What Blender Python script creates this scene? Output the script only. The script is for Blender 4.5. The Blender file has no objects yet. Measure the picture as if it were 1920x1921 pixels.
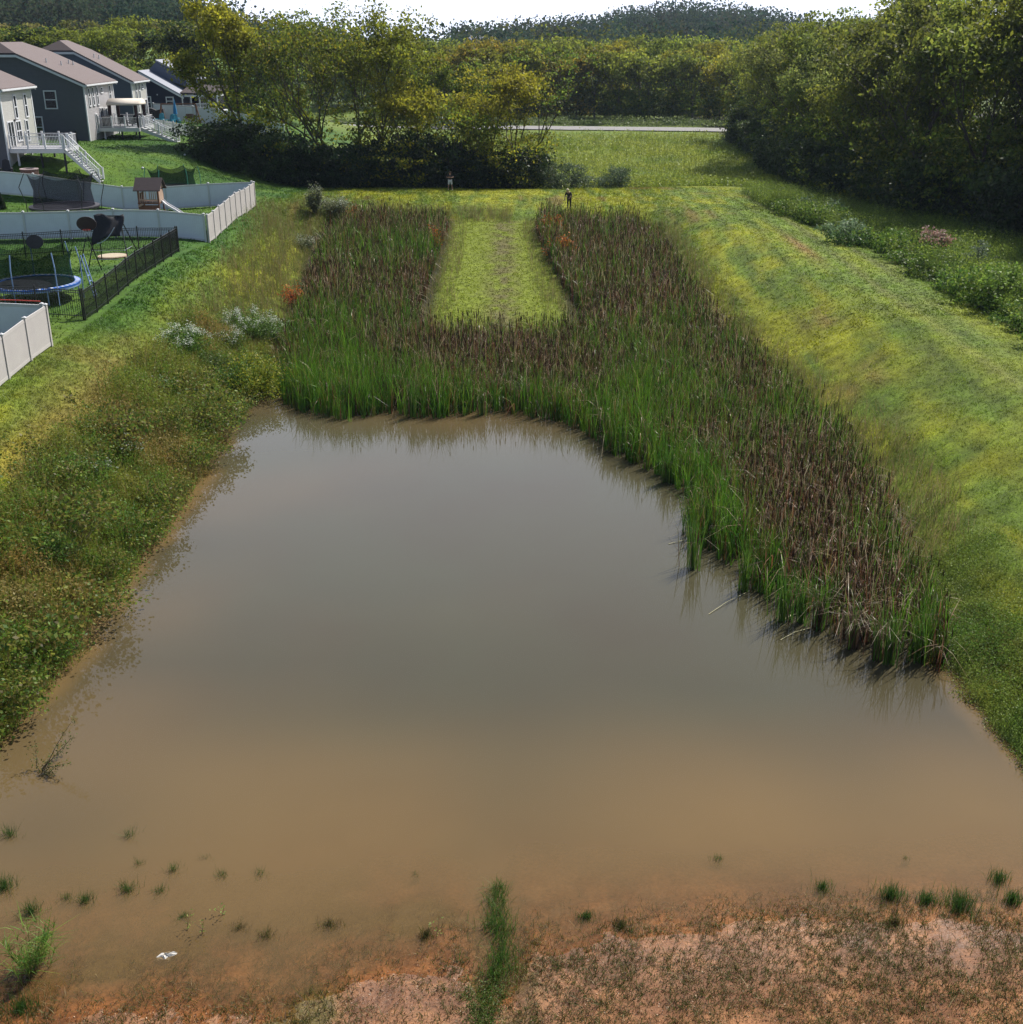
import bpy, math, random
import numpy as np
from mathutils import Vector

# ------------------------------------------------------------ camera, sky, sun
SC = bpy.context.scene
COL = SC.collection
PITCH = math.radians(22.2); F = 2200.0; HC = 17.0
SUN_EL = math.radians(50.0); SUN_AZ = math.radians(42.0)      # azimuth from +Y towards +X
cd = bpy.data.cameras.new('camera'); cam = bpy.data.objects.new('camera', cd); COL.objects.link(cam)
cam.location = (0, 0, HC); cam.rotation_euler = (math.pi/2 - PITCH, 0, 0)
cd.sensor_fit = 'HORIZONTAL'; cd.sensor_width = 36; cd.lens = 36*F/1920; cd.clip_start = .1; cd.clip_end = 6000
SC.camera = cam
SC.view_settings.view_transform = 'Standard'; SC.view_settings.look = 'None'
SC.view_settings.exposure = 0.5; SC.view_settings.gamma = 1
W = bpy.data.worlds.new('World'); SC.world = W; W.use_nodes = True
nt = W.node_tree; nt.nodes.clear()
sky = nt.nodes.new('ShaderNodeTexSky'); sky.sky_type = 'NISHITA'; sky.sun_disc = False
sky.sun_elevation = SUN_EL; sky.sun_rotation = SUN_AZ; sky.air_density = 1.0; sky.dust_density = 1.5; sky.ozone_density = 1.2
tc = nt.nodes.new('ShaderNodeTexCoord'); mp = nt.nodes.new('ShaderNodeMapping'); mp.inputs['Scale'].default_value = (1, 1, 4)
nz = nt.nodes.new('ShaderNodeTexNoise'); nz.inputs['Scale'].default_value = 2.2; nz.inputs['Detail'].default_value = 7; nz.inputs['Roughness'].default_value = .6
cr = nt.nodes.new('ShaderNodeMapRange'); cr.inputs['From Min'].default_value = .46; cr.inputs['From Max'].default_value = .78
cr.inputs['To Min'].default_value = 0.0; cr.inputs['To Max'].default_value = .25
mx = nt.nodes.new('ShaderNodeMix'); mx.data_type = 'RGBA'; mx.inputs['B'].default_value = (8.5, 8.9, 9.6, 1)
bg = nt.nodes.new('ShaderNodeBackground'); bg.inputs['Strength'].default_value = .078
wo = nt.nodes.new('ShaderNodeOutputWorld')
nt.links.new(tc.outputs['Generated'], mp.inputs['Vector']); nt.links.new(mp.outputs['Vector'], nz.inputs['Vector'])
nt.links.new(nz.outputs['Fac'], cr.inputs['Value']); nt.links.new(cr.outputs['Result'], mx.inputs['Factor'])
sx = nt.nodes.new('ShaderNodeSeparateXYZ'); nt.links.new(tc.outputs['Generated'], sx.inputs['Vector'])
hr = nt.nodes.new('ShaderNodeMapRange'); hr.interpolation_type = 'SMOOTHSTEP'; hr.inputs['From Min'].default_value = .3; hr.inputs['From Max'].default_value = .75
hr.inputs['To Min'].default_value = .98; hr.inputs['To Max'].default_value = .0
nt.links.new(sx.outputs['Z'], hr.inputs['Value'])
az = nt.nodes.new('ShaderNodeMapRange'); az.interpolation_type = 'SMOOTHSTEP'; az.inputs['From Min'].default_value = .05; az.inputs['From Max'].default_value = .8
dt = nt.nodes.new('ShaderNodeVectorMath'); dt.operation = 'DOT_PRODUCT'; dt.inputs[1].default_value = (.33, .94, 0); nt.links.new(tc.outputs['Generated'], dt.inputs[0])
nt.links.new(dt.outputs['Value'], az.inputs['Value']); hz = nt.nodes.new('ShaderNodeMath'); hz.operation = 'MULTIPLY'
nt.links.new(hr.outputs['Result'], hz.inputs[0]); nt.links.new(az.outputs['Result'], hz.inputs[1])
hm = nt.nodes.new('ShaderNodeMix'); hm.data_type = 'RGBA'; hm.inputs['B'].default_value = (12.6, 13.6, 16.2, 1)
nt.links.new(hz.outputs[0], hm.inputs['Factor']); nt.links.new(sky.outputs['Color'], hm.inputs['A'])
nt.links.new(hm.outputs['Result'], mx.inputs['A']); nt.links.new(mx.outputs['Result'], bg.inputs['Color'])
nt.links.new(bg.outputs['Background'], wo.inputs['Surface'])
sl = bpy.data.lights.new('sun', 'SUN'); sl.energy = 5.0; sl.angle = math.radians(.55); sl.color = (1, .95, .86)
so = bpy.data.objects.new('sun', sl); COL.objects.link(so)
sd = Vector((math.sin(SUN_AZ)*math.cos(SUN_EL), math.cos(SUN_AZ)*math.cos(SUN_EL), math.sin(SUN_EL)))
so.rotation_euler = sd.to_track_quat('Z', 'Y').to_euler(); so.location = (60, 60, 90)
SC.cycles.use_denoising = True; SC.cycles.denoising_prefilter = 'NONE'; SC.cycles.max_bounces = 8; SC.cycles.transparent_max_bounces = 24
SC.cycles.diffuse_bounces = 1; SC.cycles.transmission_bounces = 2; SC.cycles.volume_bounces = 0

rng = np.random.default_rng(7)
R = random.Random(5)

# ------------------------------------------------------------ noise and terrain
def _hash(ix, iy, s):
    v = (ix*374761393 + iy*668265263 + s*974711) & 0x7fffffff
    v = ((v ^ (v >> 13))*1274126177) & 0x7fffffff
    return ((v ^ (v >> 16)) & 0xffff)/65535.0
def vn(x, y, sc, s=0):
    x = np.asarray(x, float)/sc; y = np.asarray(y, float)/sc
    xi = np.floor(x).astype(np.int64); yi = np.floor(y).astype(np.int64)
    fx = x-xi; fy = y-yi; fx = fx*fx*(3-2*fx); fy = fy*fy*(3-2*fy)
    a = _hash(xi, yi, s); b = _hash(xi+1, yi, s); c = _hash(xi, yi+1, s); d = _hash(xi+1, yi+1, s)
    return (a*(1-fx)+b*fx)*(1-fy)+(c*(1-fx)+d*fx)*fy
def fbm(x, y, sc, s=0, o=4):
    t = 0; a = .5; n = 0
    for k in range(o):
        t = t+a*vn(x, y, sc/2**k, s+k*17); n += a; a *= .5
    return t/n
def ss(a, b, v):
    t = np.clip((np.asarray(v, float)-a)/(b-a), 0, 1); return t*t*(3-2*t)
def lin(v, xs, ys): return np.interp(v, xs, ys)

CP = [(-21,-40,3.2),(-21,0,3.2),(-21,20,3.2),(-21,40,3.2),(-21,52,3.8),(-21,66,4.0),(-21,77,4.0),(-21,83,3.7),(-21,98.5,4.0),(-21,108,3.6),(-20.6,117,3.0),
 (-32,-20,3.6),(-32,40,3.8),(-32,60,3.7),(-32,82,3.7),(-32,88,4.3),(-25,88,4.15),(-42,88,4.5),(-32,98.5,3.5),(-42,-20,4),(-42,40,4),(-42,60,4),(-42,82,3.6),(-42,97,4.3),(-40,104,6.7),(-42.5,108,7.4),(-42.5,124,6.9),(-42.5,132,7.0),(-42,140,7.4),(-45,150,7.6),
 (-31,104,4.2),(-31,113,5.8),(-27,110,4.6),(-34,124,6.5),(-39,133,7.0),(-30,131,5.6),(-25,118,3.4),(-30,150,6.0),(-22,128,2.6),(-50,200,8.5),(-90,120,9),(-90,200,9.5),(-80,60,6),(-80,0,5),
 (-15,108,3.1),(-15,119,2.85),(-5,107,3.0),(-5,119.5,2.75),(5,107,3.0),(5,119.5,2.75),(12,108,3.0),(13,120,2.75),(-15,130,1.8),(0,130,1.5),(10,130,1.5),
 (-10,145,.5),(0,145,.3),(15,145,.3),(25,145,.4),(0,180,.8),(20,180,.8),(-20,180,1.5),(-45,225,1.9),(0,218,1.6),(40,211,1.5),(70,207,1.5),(0,250,1.6),(-60,255,5),(100,260,2),
 (22,-40,3),(22,0,3),(22,20,3.1),(22,40,3.1),(22,60,3.1),(22,80,3.05),(21,97,3.0),(18,112,2.95),(25.5,20,3.0),(25.5,40,3.0),(25.5,60,3.0),(25.3,74,2.95),(25,87,2.8),(22.5,104,2.8),(19,122,2.65),(24,124,2.45),(24,134,1.0),
 (29,20,2.85),(29.5,60,2.75),(29,80,2.6),(27,100,2.3),(34,20,2.3),(34,60,2.2),(33,80,2.0),(31,100,1.8),(31,120,1.0),(42,0,2.2),(42,40,2),(42,80,1.6),(42,120,.8),(60,40,2.4),(60,80,2),(60,150,1.5),(38,160,.6),(38,190,1),(95,0,3),(95,100,3),(95,200,3),
 (14.5,20,2.2),(14.5,60,2.2),(-14,20,2.2),(-14,60,2.4),(0,50,2),(0,80,2.3),(0,20,2),(0,-30,2)]
CPA = np.array(CP, float)
def _k(r2): return .5*r2*np.log(r2+1e-6)
_n = len(CPA); _d = ((CPA[:, None, :2]-CPA[None, :, :2])**2).sum(-1)
_A = np.zeros((_n+3, _n+3)); _A[:_n, :_n] = _k(_d)+np.eye(_n)*6.0
_A[:_n, _n] = 1; _A[:_n, _n+1:] = CPA[:, :2]; _A[_n:, :_n] = _A[:_n, _n:].T
_w = np.linalg.solve(_A, np.concatenate([CPA[:, 2], np.zeros(3)]))
def tps(x, y):
    x = np.clip(x, -110, 110); y = np.clip(y, -45, 265)
    out = _w[_n]+_w[_n+1]*x+_w[_n+2]*y
    for i in range(_n):
        out = out+_w[i]*_k((x-CPA[i, 0])**2+(y-CPA[i, 1])**2)
    return out
TOE = np.array([(-15,-30),(-14.6,18),(-13.5,26),(-13.2,34.7),(-13.4,53),(-13.6,62),(-14.2,72),(-15.3,85),(-17,98),(-14,101),(10,101),(12,97),(12.4,85),(12.6,73),(13.6,62),(15.2,50),(15.2,42),(13.4,34),(12.9,30),(12.8,26),(14,18),(15,-30)], float)
def sdist(x, y, P):
    d = np.full(np.shape(x), 1e9); ins = np.zeros(np.shape(x), bool); n = len(P)
    for i in range(n):
        x0, y0 = P[i]; x1, y1 = P[(i+1) % n]; ex, ey = x1-x0, y1-y0
        t = np.clip(((x-x0)*ex+(y-y0)*ey)/(ex*ex+ey*ey), 0, 1)
        d = np.minimum(d, np.hypot(x-x0-t*ex, y-y0-t*ey))
        c = ((y0 > y) != (y1 > y)) & (x < ex*(y-y0)/(ey if abs(ey) > 1e-9 else 1e-9)+x0)
        ins ^= c
    return np.where(ins, -d, d)
def far_z(x, y):
    z = 3.0+10.5*ss(215, 300, y)*ss(-45, -95, x)*(.15+.85*ss(430, 370, y))
    z = z+30*ss(-100, -170, x)*np.exp(-((y-490)/70)**2)
    z = z+12.5*np.exp(-((x-98)/58)**2)*np.exp(-((y-700)/130)**2)
    z = z+2.5*np.exp(-((x-20)/70)**2)*np.exp(-((y-820)/150)**2)+2.5*np.exp(-((x-210)/60)**2)*np.exp(-((y-780)/150)**2)
    return z-1.5*ss(300, 600, y)+3*fbm(x, y, 160, 3)*ss(300, 700, y)
def H(x, y):
    x = np.asarray(x, float); y = np.asarray(y, float)
    s = sdist(x, y, TOE) + .55*(vn(x, y, 1.7, 5)-.5) + .3*(vn(x, y, .7, 6)-.5)
    bank = tps(x, y)
    Wd = 6.8-2.6*ss(80, 100, y)
    fl = lin(y, [-30, 12, 16.8, 18.2, 20.5, 24, 30, 50, 58, 64, 70, 101], [.8, .34, .10, .0, -.15, -.45, -1., -.9, -.5, -.08, .15, 1.6])
    near = ss(25, 17, y)
    fl = fl+near*(ss(-1, 7, x)*.09-ss(-.8, -5, x)*.11+.06*(fbm(x, y, 2.2, 11)-.5)+.07*(fbm(x, y, .5, 12, 3)-.5)+.02*(vn(x, y, .11, 13)-.5))
    fl = fl-near*.10*np.exp(-((x+.35+.05*(y-18))/.45)**2)
    strip = ss(66.5, 70, y)*ss(-6.4, -4.6, x)*ss(4.6, 2.4, x-ss(100, 66, y)*.6)
    fl = fl+strip*.75
    inside = np.maximum(fl, np.where(fl < 0, s*.8, fl))
    t = np.clip(s/Wd, 0, 1); t = t*(1.55-.55*t)*1.0; t = np.clip(t, 0, 1)
    f0 = np.where(fl < 0.05, .05, fl)
    z = np.where(s < 0, inside, f0+(bank-f0)*t)
    fw = np.maximum(ss(235, 285, y), ss(85, 110, np.abs(x)))
    fy = far_z(x, y)
    z = z*(1-fw)+fy*fw
    land = ss(0, 1.5, s)
    return z+land*.09*(fbm(x, y, 5, 21)-.5)+land*.025*(vn(x, y, .9, 23)-.5)*ss(160, 60, y)
def Hs(x, y): return float(H(np.array([x]), np.array([y]))[0])
def ray(px, py):
    u = (px-960)/F; v = (960.5-py)/F
    return u, math.cos(PITCH)+v*math.sin(PITCH), -math.sin(PITCH)+v*math.cos(PITCH)
def PZ(px, py, z=0.):
    a, b, c = ray(px, py); t = (z-HC)/c; return (a*t, b*t)
def G(px, py):
    a, b, c = ray(px, py); t = np.linspace(10, 320, 3000)
    h = H(a*t, b*t); zz = HC+c*t; i = int(np.argmax(zz < h)); T = t[i]
    return (a*T, b*T, float(h[i]))
def XY(px, y): return (px-960)/F*(y*math.cos(PITCH)+12.5*math.sin(PITCH))

# ------------------------------------------------------------ materials
def newmat(name):
    m = bpy.data.materials.new(name); m.use_nodes = True; n = m.node_tree; n.nodes.clear()
    out = n.nodes.new('ShaderNodeOutputMaterial'); return m, n, out
def N(n, t, **kw):
    o = n.nodes.new('ShaderNode'+t)
    for k, v in kw.items():
        if k in o.inputs: o.inputs[k].default_value = v
        else: setattr(o, k, v)
    return o
def c4(c): return (c[0], c[1], c[2], 1)
def noisecol(n, c1, c2, scale, coord='Object', stretch=(1, 1, 1), detail=5):
    tc = N(n, 'TexCoord'); mp = N(n, 'Mapping'); mp.inputs['Scale'].default_value = stretch
    nz = N(n, 'TexNoise', Scale=scale, Detail=detail, Roughness=.65)
    n.links.new(tc.outputs[coord], mp.inputs['Vector']); n.links.new(mp.outputs['Vector'], nz.inputs['Vector'])
    r = N(n, 'MapRange'); r.inputs['From Min'].default_value = .3; r.inputs['From Max'].default_value = .7
    n.links.new(nz.outputs['Fac'], r.inputs['Value'])
    m = N(n, 'Mix', data_type='RGBA'); m.inputs['A'].default_value = c4(c1); m.inputs['B'].default_value = c4(c2)
    n.links.new(r.outputs['Result'], m.inputs['Factor'])
    return m.outputs['Result'], nz, mp
def mat(name, c1, c2=None, scale=6, rough=.7, metal=0, bump=.15, siding=None, stretch=(1, 1, 1), spec=.4):
    m, n, out = newmat(name)
    c2 = c2 or tuple(v*.82 for v in c1)
    colr, nz, mp = noisecol(n, c1, c2, scale, stretch=stretch)
    p = N(n, 'BsdfPrincipled', Roughness=rough, Metallic=metal); p.inputs['Specular IOR Level'].default_value = spec
    n.links.new(colr, p.inputs['Base Color'])
    b = N(n, 'Bump', Strength=bump, Distance=.02)
    if siding:
        w = N(n, 'TexWave', Scale=siding[1]); w.wave_type = 'BANDS'; w.bands_direction = siding[0]; w.wave_profile = 'SAW'
        tcn = N(n, 'TexCoord'); n.links.new(tcn.outputs['Object'], w.inputs['Vector'])
        n.links.new(w.outputs['Fac'], b.inputs['Height']); b.inputs['Strength'].default_value = .8; b.inputs['Distance'].default_value = siding[2]
    else: n.links.new(nz.outputs['Fac'], b.inputs['Height'])
    n.links.new(b.outputs['Normal'], p.inputs['Normal']); n.links.new(p.outputs['BSDF'], out.inputs['Surface'])
    return m
def leafmat(name, transl=.42, rough=.45, spec=.35, vary=.25, gain=1.0):
    m, n, out = newmat(name)
    a = N(n, 'Attribute'); a.attribute_name = 'Col'
    oi = N(n, 'ObjectInfo'); hs = N(n, 'HueSaturation')
    r1 = N(n, 'MapRange'); r1.inputs['To Min'].default_value = .5-.008*vary*4; r1.inputs['To Max'].default_value = .5+.018*vary*4
    r2 = N(n, 'MapRange'); r2.inputs['To Min'].default_value = gain*(1-vary); r2.inputs['To Max'].default_value = gain*(1+vary)
    n.links.new(oi.outputs['Random'], r1.inputs['Value'])
    mm = N(n, 'Math', operation='MULTIPLY'); mm.inputs[1].default_value = 7.31; fr = N(n, 'Math', operation='FRACT')
    n.links.new(oi.outputs['Random'], mm.inputs[0]); n.links.new(mm.outputs[0], fr.inputs[0]); n.links.new(fr.outputs[0], r2.inputs['Value'])
    n.links.new(r1.outputs['Result'], hs.inputs['Hue']); n.links.new(r2.outputs['Result'], hs.inputs['Value']); n.links.new(a.outputs['Color'], hs.inputs['Color'])
    p = N(n, 'BsdfPrincipled', Roughness=rough); p.inputs['Specular IOR Level'].default_value = spec
    n.links.new(hs.outputs['Color'], p.inputs['Base Color'])
    t = N(n, 'BsdfTranslucent'); g = N(n, 'Gamma', Gamma=.85); n.links.new(hs.outputs['Color'], g.inputs['Color']); n.links.new(g.outputs['Color'], t.inputs['Color'])
    x = N(n, 'MixShader'); x.inputs[0].default_value = transl
    n.links.new(p.outputs['BSDF'], x.inputs[1]); n.links.new(t.outputs['BSDF'], x.inputs[2]); n.links.new(x.outputs[0], out.inputs['Surface'])
    return m
M_leaf = leafmat('tree leaves', .58, .55, .2, .25, 1.15); M_grass = leafmat('grass blades', .38, .5, .25, 0); M_reed = leafmat('reed blades', .32, .4, .35, 0)
M_weed = leafmat('weed leaves', .42, .5, .22, 0); M_shrub = leafmat('shrub leaves', .35, .5, .22, .2)
M_far = leafmat('distant leaves', .3, .8, .0, 0)
M_bark = mat('bark', (.055, .042, .032), (.11, .09, .07), 3, .95, bump=.8, stretch=(4, 4, .6))
M_vinyl = mat('white vinyl', (.62, .62, .64), (.55, .55, .57), 1.2, .45, bump=.05)
M_vinylshadep = mat('shade blue vinyl boards', (.74, .77, .86), (.67, .69, .78), 1.2, .5, siding=('X', 2.2, .01))  # blue of open shade mixed into the white of the camera-facing runs
M_vinylsunp = mat('sun toned vinyl boards', (.50, .47, .45), (.44, .41, .40), 1.2, .5, siding=('Y', 2.2, .01))  # same white fence boards, toned as lit on the sun-facing sides
M_vinylsun = mat('sun toned vinyl', (.52, .49, .47), (.46, .43, .42), 1.2, .45, bump=.05)  # posts and rails of those runs, in the same sunlit tone
M_black = mat('black powder coated metal', (.012, .012, .014), (.02, .02, .022), 5, .4)
M_slate = mat('slate blue siding', (.105, .108, .132), (.095, .098, .12), 2, .7, siding=('Z', 2.4, .02))
M_navy = mat('navy siding', (.012, .016, .045), (.01, .013, .038), 2, .7, siding=('Z', 2.4, .02))
M_blueg = mat('blue grey siding', (.10, .125, .185), (.09, .11, .165), 2, .7, siding=('Z', 2.4, .02))
M_lite = mat('light grey siding', (.52, .50, .52), (.47, .455, .475), 1.5, .65, siding=('Z', 2.4, .03))
M_cream = mat('cream siding', (.60, .585, .55), (.55, .53, .50), 1.5, .65, siding=('Z', 2.4, .03))
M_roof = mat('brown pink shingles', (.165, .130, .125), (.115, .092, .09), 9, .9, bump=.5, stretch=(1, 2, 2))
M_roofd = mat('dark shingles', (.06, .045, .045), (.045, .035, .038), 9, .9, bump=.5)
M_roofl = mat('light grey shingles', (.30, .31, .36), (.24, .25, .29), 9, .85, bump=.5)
M_trim = mat('white trim', (.68, .69, .72), (.62, .63, .66), 2, .5, bump=.03)
M_glass = mat('window glass', (.015, .018, .025), (.02, .024, .03), 2, .08, bump=0, spec=.8)
M_deckm = mat('weathered deck boards', (.40, .40, .43), (.30, .30, .33), 3, .7, siding=('Y', 3.2, .015))
M_wood = mat('brown cedar boards', (.17, .075, .04), (.10, .045, .025), 5, .8, siding=('X', 3, .02), stretch=(1, 1, .3))
M_woodp = mat('pale cedar boards', (.42, .30, .22), (.33, .22, .16), 5, .8, stretch=(1, 1, .3))
M_blue = mat('blue vinyl padding', (.04, .14, .50), (.03, .11, .42), 3, .4, bump=.1)
M_bluep = mat('pale blue steel', (.25, .36, .60), (.2, .3, .52), 3, .35)
M_pad = mat('white checked padding', (.55, .60, .72), (.45, .5, .65), 3, .5)
M_mat = mat('black jumping mat', (.012, .012, .018), (.02, .02, .03), 20, .7)
M_darkpad = mat('dark grey padding', (.035, .032, .04), (.05, .045, .055), 3, .6)
M_steel = mat('galvanised steel', (.35, .37, .42), (.28, .3, .34), 4, .35, metal=.6)
M_teal = mat('teal plastic', (.03, .25, .34), (.025, .2, .3), 3, .5)
M_char = mat('charcoal fabric', (.02, .02, .024), (.03, .03, .035), 6, .85)
M_canvas = mat('cream canvas', (.62, .56, .48), (.54, .48, .42), 3, .8)
M_brown = mat('brown curtain fabric', (.05, .025, .025), (.035, .018, .018), 5, .9)
M_stone = mat('brown stone block', (.14, .085, .065), (.07, .045, .035), 7, .95, bump=.8)
M_paver = mat('pale pink pavers', (.42, .33, .32), (.35, .28, .27), 4, .9)
M_red = mat('red plastic', (.55, .06, .04), (.5, .05, .035), 3, .5)
M_skin = mat('skin', (.45, .26, .18), (.4, .22, .15), 8, .6, bump=.05)
M_hair = mat('blonde hair', (.75, .62, .38), (.6, .48, .28), 30, .5)
M_hairb = mat('brown hair', (.05, .03, .02), (.07, .045, .03), 30, .6)
M_blackcl = mat('black clothing', (.012, .012, .016), (.02, .02, .024), 9, .9)
M_white = mat('white cotton', (.72, .72, .75), (.64, .64, .67), 9, .85)
M_asph = mat('sunlit asphalt road', (.26, .25, .25), (.20, .195, .195), 1.2, .85, bump=.3)
M_silver = mat('silver car paint', (.40, .44, .50), (.36, .40, .46), 2, .25, metal=.4)
M_rock = mat('pale rock', (.55, .53, .50), (.32, .30, .27), 9, .85, bump=.8)
M_tyre = mat('tyre rubber', (.015, .015, .015), None, 5, .8)
def netmat(name, c, a):
    m, n, out = newmat(name); p = N(n, 'BsdfDiffuse'); p.inputs['Color'].default_value = c4(c)
    t = N(n, 'BsdfTransparent'); x = N(n, 'MixShader'); x.inputs[0].default_value = a
    tc = N(n, 'TexCoord'); nz = N(n, 'TexNoise', Scale=60, Detail=2); n.links.new(tc.outputs['Object'], nz.inputs['Vector'])
    r = N(n, 'MapRange'); r.inputs['From Min'].default_value = .3; r.inputs['From Max'].default_value = .7
    r.inputs['To Min'].default_value = a-.12; r.inputs['To Max'].default_value = a+.12
    n.links.new(nz.outputs['Fac'], r.inputs['Value']); n.links.new(r.outputs['Result'], x.inputs[0])
    n.links.new(t.outputs[0], x.inputs[1]); n.links.new(p.outputs[0], x.inputs[2]); n.links.new(x.outputs[0], out.inputs['Surface'])
    return m
M_net = netmat('black net', (.02, .02, .03), .62); M_netg = netmat('green black net', (.008, .025, .015), .72)

# ------------------------------------------------------------ mesh helpers
def tag(o, label=None, cat=None, group=None, kind=None):
    if label: o['label'] = label
    if cat: o['category'] = cat
    if group: o['group'] = group
    if kind: o['kind'] = kind
    return o
def empty(name, loc, label, cat, group=None, rz=0):
    o = bpy.data.objects.new(name, None); COL.objects.link(o); o.location = loc; o.rotation_euler = (0, 0, rz)
    o.empty_display_size = .3
    return tag(o, label, cat, group)
def npmesh(name, v, f, col=None, smooth=False):
    """v (n,3), f (m,k) all faces with k corners"""
    me = bpy.data.meshes.new(name); v = np.ascontiguousarray(v, np.float32); f = np.ascontiguousarray(f, np.int32)
    k = f.shape[1]; me.vertices.add(len(v)); me.vertices.foreach_set('co', v.ravel())
    me.loops.add(f.size); me.loops.foreach_set('vertex_index', f.ravel())
    me.polygons.add(len(f)); me.polygons.foreach_set('loop_start', np.arange(0, f.size, k, dtype=np.int32))
    me.polygons.foreach_set('loop_total', np.full(len(f), k, np.int32))
    if smooth: me.polygons.foreach_set('use_smooth', np.ones(len(f), bool))
    if col is not None:
        a = me.color_attributes.new('Col', 'FLOAT_COLOR', 'POINT')
        c = np.ones((len(v), 4), np.float32); c[:, :3] = np.clip(col, 0, 1); a.data.foreach_set('color', c.ravel())
    me.update(calc_edges=True); me.validate(verbose=False)
    return me
def link(name, me, m=None, parent=None):
    o = bpy.data.objects.new(name, me); COL.objects.link(o)
    if m and not me.materials: me.materials.append(m)
    if parent: o.parent = parent
    return o
class MB:
    def __init__(s): s.v = []; s.f = []
    def poly(s, pts, faces):
        b = len(s.v); s.v += [tuple(p) for p in pts]; s.f += [tuple(b+i for i in fc) for fc in faces]; return s
    def box(s, a, b):
        x0, y0, z0 = a; x1, y1, z1 = b
        return s.poly([(x0,y0,z0),(x1,y0,z0),(x1,y1,z0),(x0,y1,z0),(x0,y0,z1),(x1,y0,z1),(x1,y1,z1),(x0,y1,z1)],
                      [(0,3,2,1),(4,5,6,7),(0,1,5,4),(1,2,6,5),(2,3,7,6),(3,0,4,7)])
    def bar(s, p, q, w, h=None, n=4, w2=None):
        """bar or tube from p to q"""
        p = Vector(p); q = Vector(q); d = (q-p).normalized(); h = h or w; w2 = w2 or w
        u = d.cross(Vector((0, 0, 1)));
        if u.length < 1e-3: u = Vector((1, 0, 0))
        u.normalize(); t = u.cross(d).normalized(); pts = []
        for c, ww in ((p, w), (q, w2)):
            for i in range(n):
                a = 2*math.pi*(i+.5)/n; k = 1/math.cos(math.pi/n) if n == 4 else 1
                pts.append(c+u*(math.cos(a)*ww*.5*k)+t*(math.sin(a)*h*(ww/w)*.5*k))
        fs = [tuple(range(n-1, -1, -1)), tuple(range(n, 2*n))]+[(i, (i+1) % n, n+(i+1) % n, n+i) for i in range(n)]
        return s.poly(pts, fs)
    def tube(s, pts, r, n=8, closed=False):
        for a, b in zip(pts, pts[1:]+([pts[0]] if closed else [])):
            s.bar(a, b, 2*r, n=n)
        return s
    def prism(s, base, ext):
        """planar polygon extruded by ext vector"""
        n = len(base); e = Vector(ext); pts = [Vector(p) for p in base]+[Vector(p)+e for p in base]
        return s.poly(pts, [tuple(range(n-1, -1, -1)), tuple(range(n, 2*n))]+[(i, (i+1) % n, n+(i+1) % n, n+i) for i in range(n)])
    def cyl(s, c, r, h, n=24, r2=None):
        r2 = r if r2 is None else r2; x, y, z = c
        pts = [(x+r*math.cos(2*math.pi*i/n), y+r*math.sin(2*math.pi*i/n), z) for i in range(n)]+[(x+r2*math.cos(2*math.pi*i/n), y+r2*math.sin(2*math.pi*i/n), z+h) for i in range(n)]
        return s.poly(pts, [tuple(range(n-1, -1, -1)), tuple(range(n, 2*n))]+[(i, (i+1) % n, n+(i+1) % n, n+i) for i in range(n)])
    def ring(s, c, r0, r1, h, n=36, a0=0, a1=2*math.pi):
        x, y, z = c; full = abs(a1-a0-2*math.pi) < 1e-6; m = n if full else n+1; pts = []
        for i in range(m):
            a = a0+(a1-a0)*i/n; ca, sa = math.cos(a), math.sin(a)
            pts += [(x+r0*ca, y+r0*sa, z), (x+r1*ca, y+r1*sa, z), (x+r1*ca, y+r1*sa, z+h), (x+r0*ca, y+r0*sa, z+h)]
        fs = []
        for i in range(n):
            a = 4*i; b = 4*((i+1) % m)
            for k in range(4): fs.append((a+k, a+(k+1) % 4, b+(k+1) % 4, b+k))
        return s.poly(pts, fs)
    def ball(s, c, r, n=10, m=7, sq=(1, 1, 1)):
        pts = []; x, y, z = c
        for j in range(m+1):
            t = math.pi*j/m
            for i in range(n):
                a = 2*math.pi*i/n; pts.append((x+r*sq[0]*math.sin(t)*math.cos(a), y+r*sq[1]*math.sin(t)*math.sin(a), z+r*sq[2]*math.cos(t)))
        return s.poly(pts, [(j*n+i, (j+1)*n+i, (j+1)*n+(i+1) % n, j*n+(i+1) % n) for j in range(m) for i in range(n)])
    def build(s, name, m, parent=None, bevel=0, smooth=False):
        me = bpy.data.meshes.new(name); me.from_pydata([tuple(v) for v in s.v], [], s.f); me.update()
        if smooth: me.polygons.foreach_set('use_smooth', [True]*len(me.polygons))
        o = link(name, me, m, parent)
        if bevel:
            b = o.modifiers.new('bevel', 'BEVEL'); b.width = bevel; b.segments = 2; b.limit_method = 'ANGLE'
        return o

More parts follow.
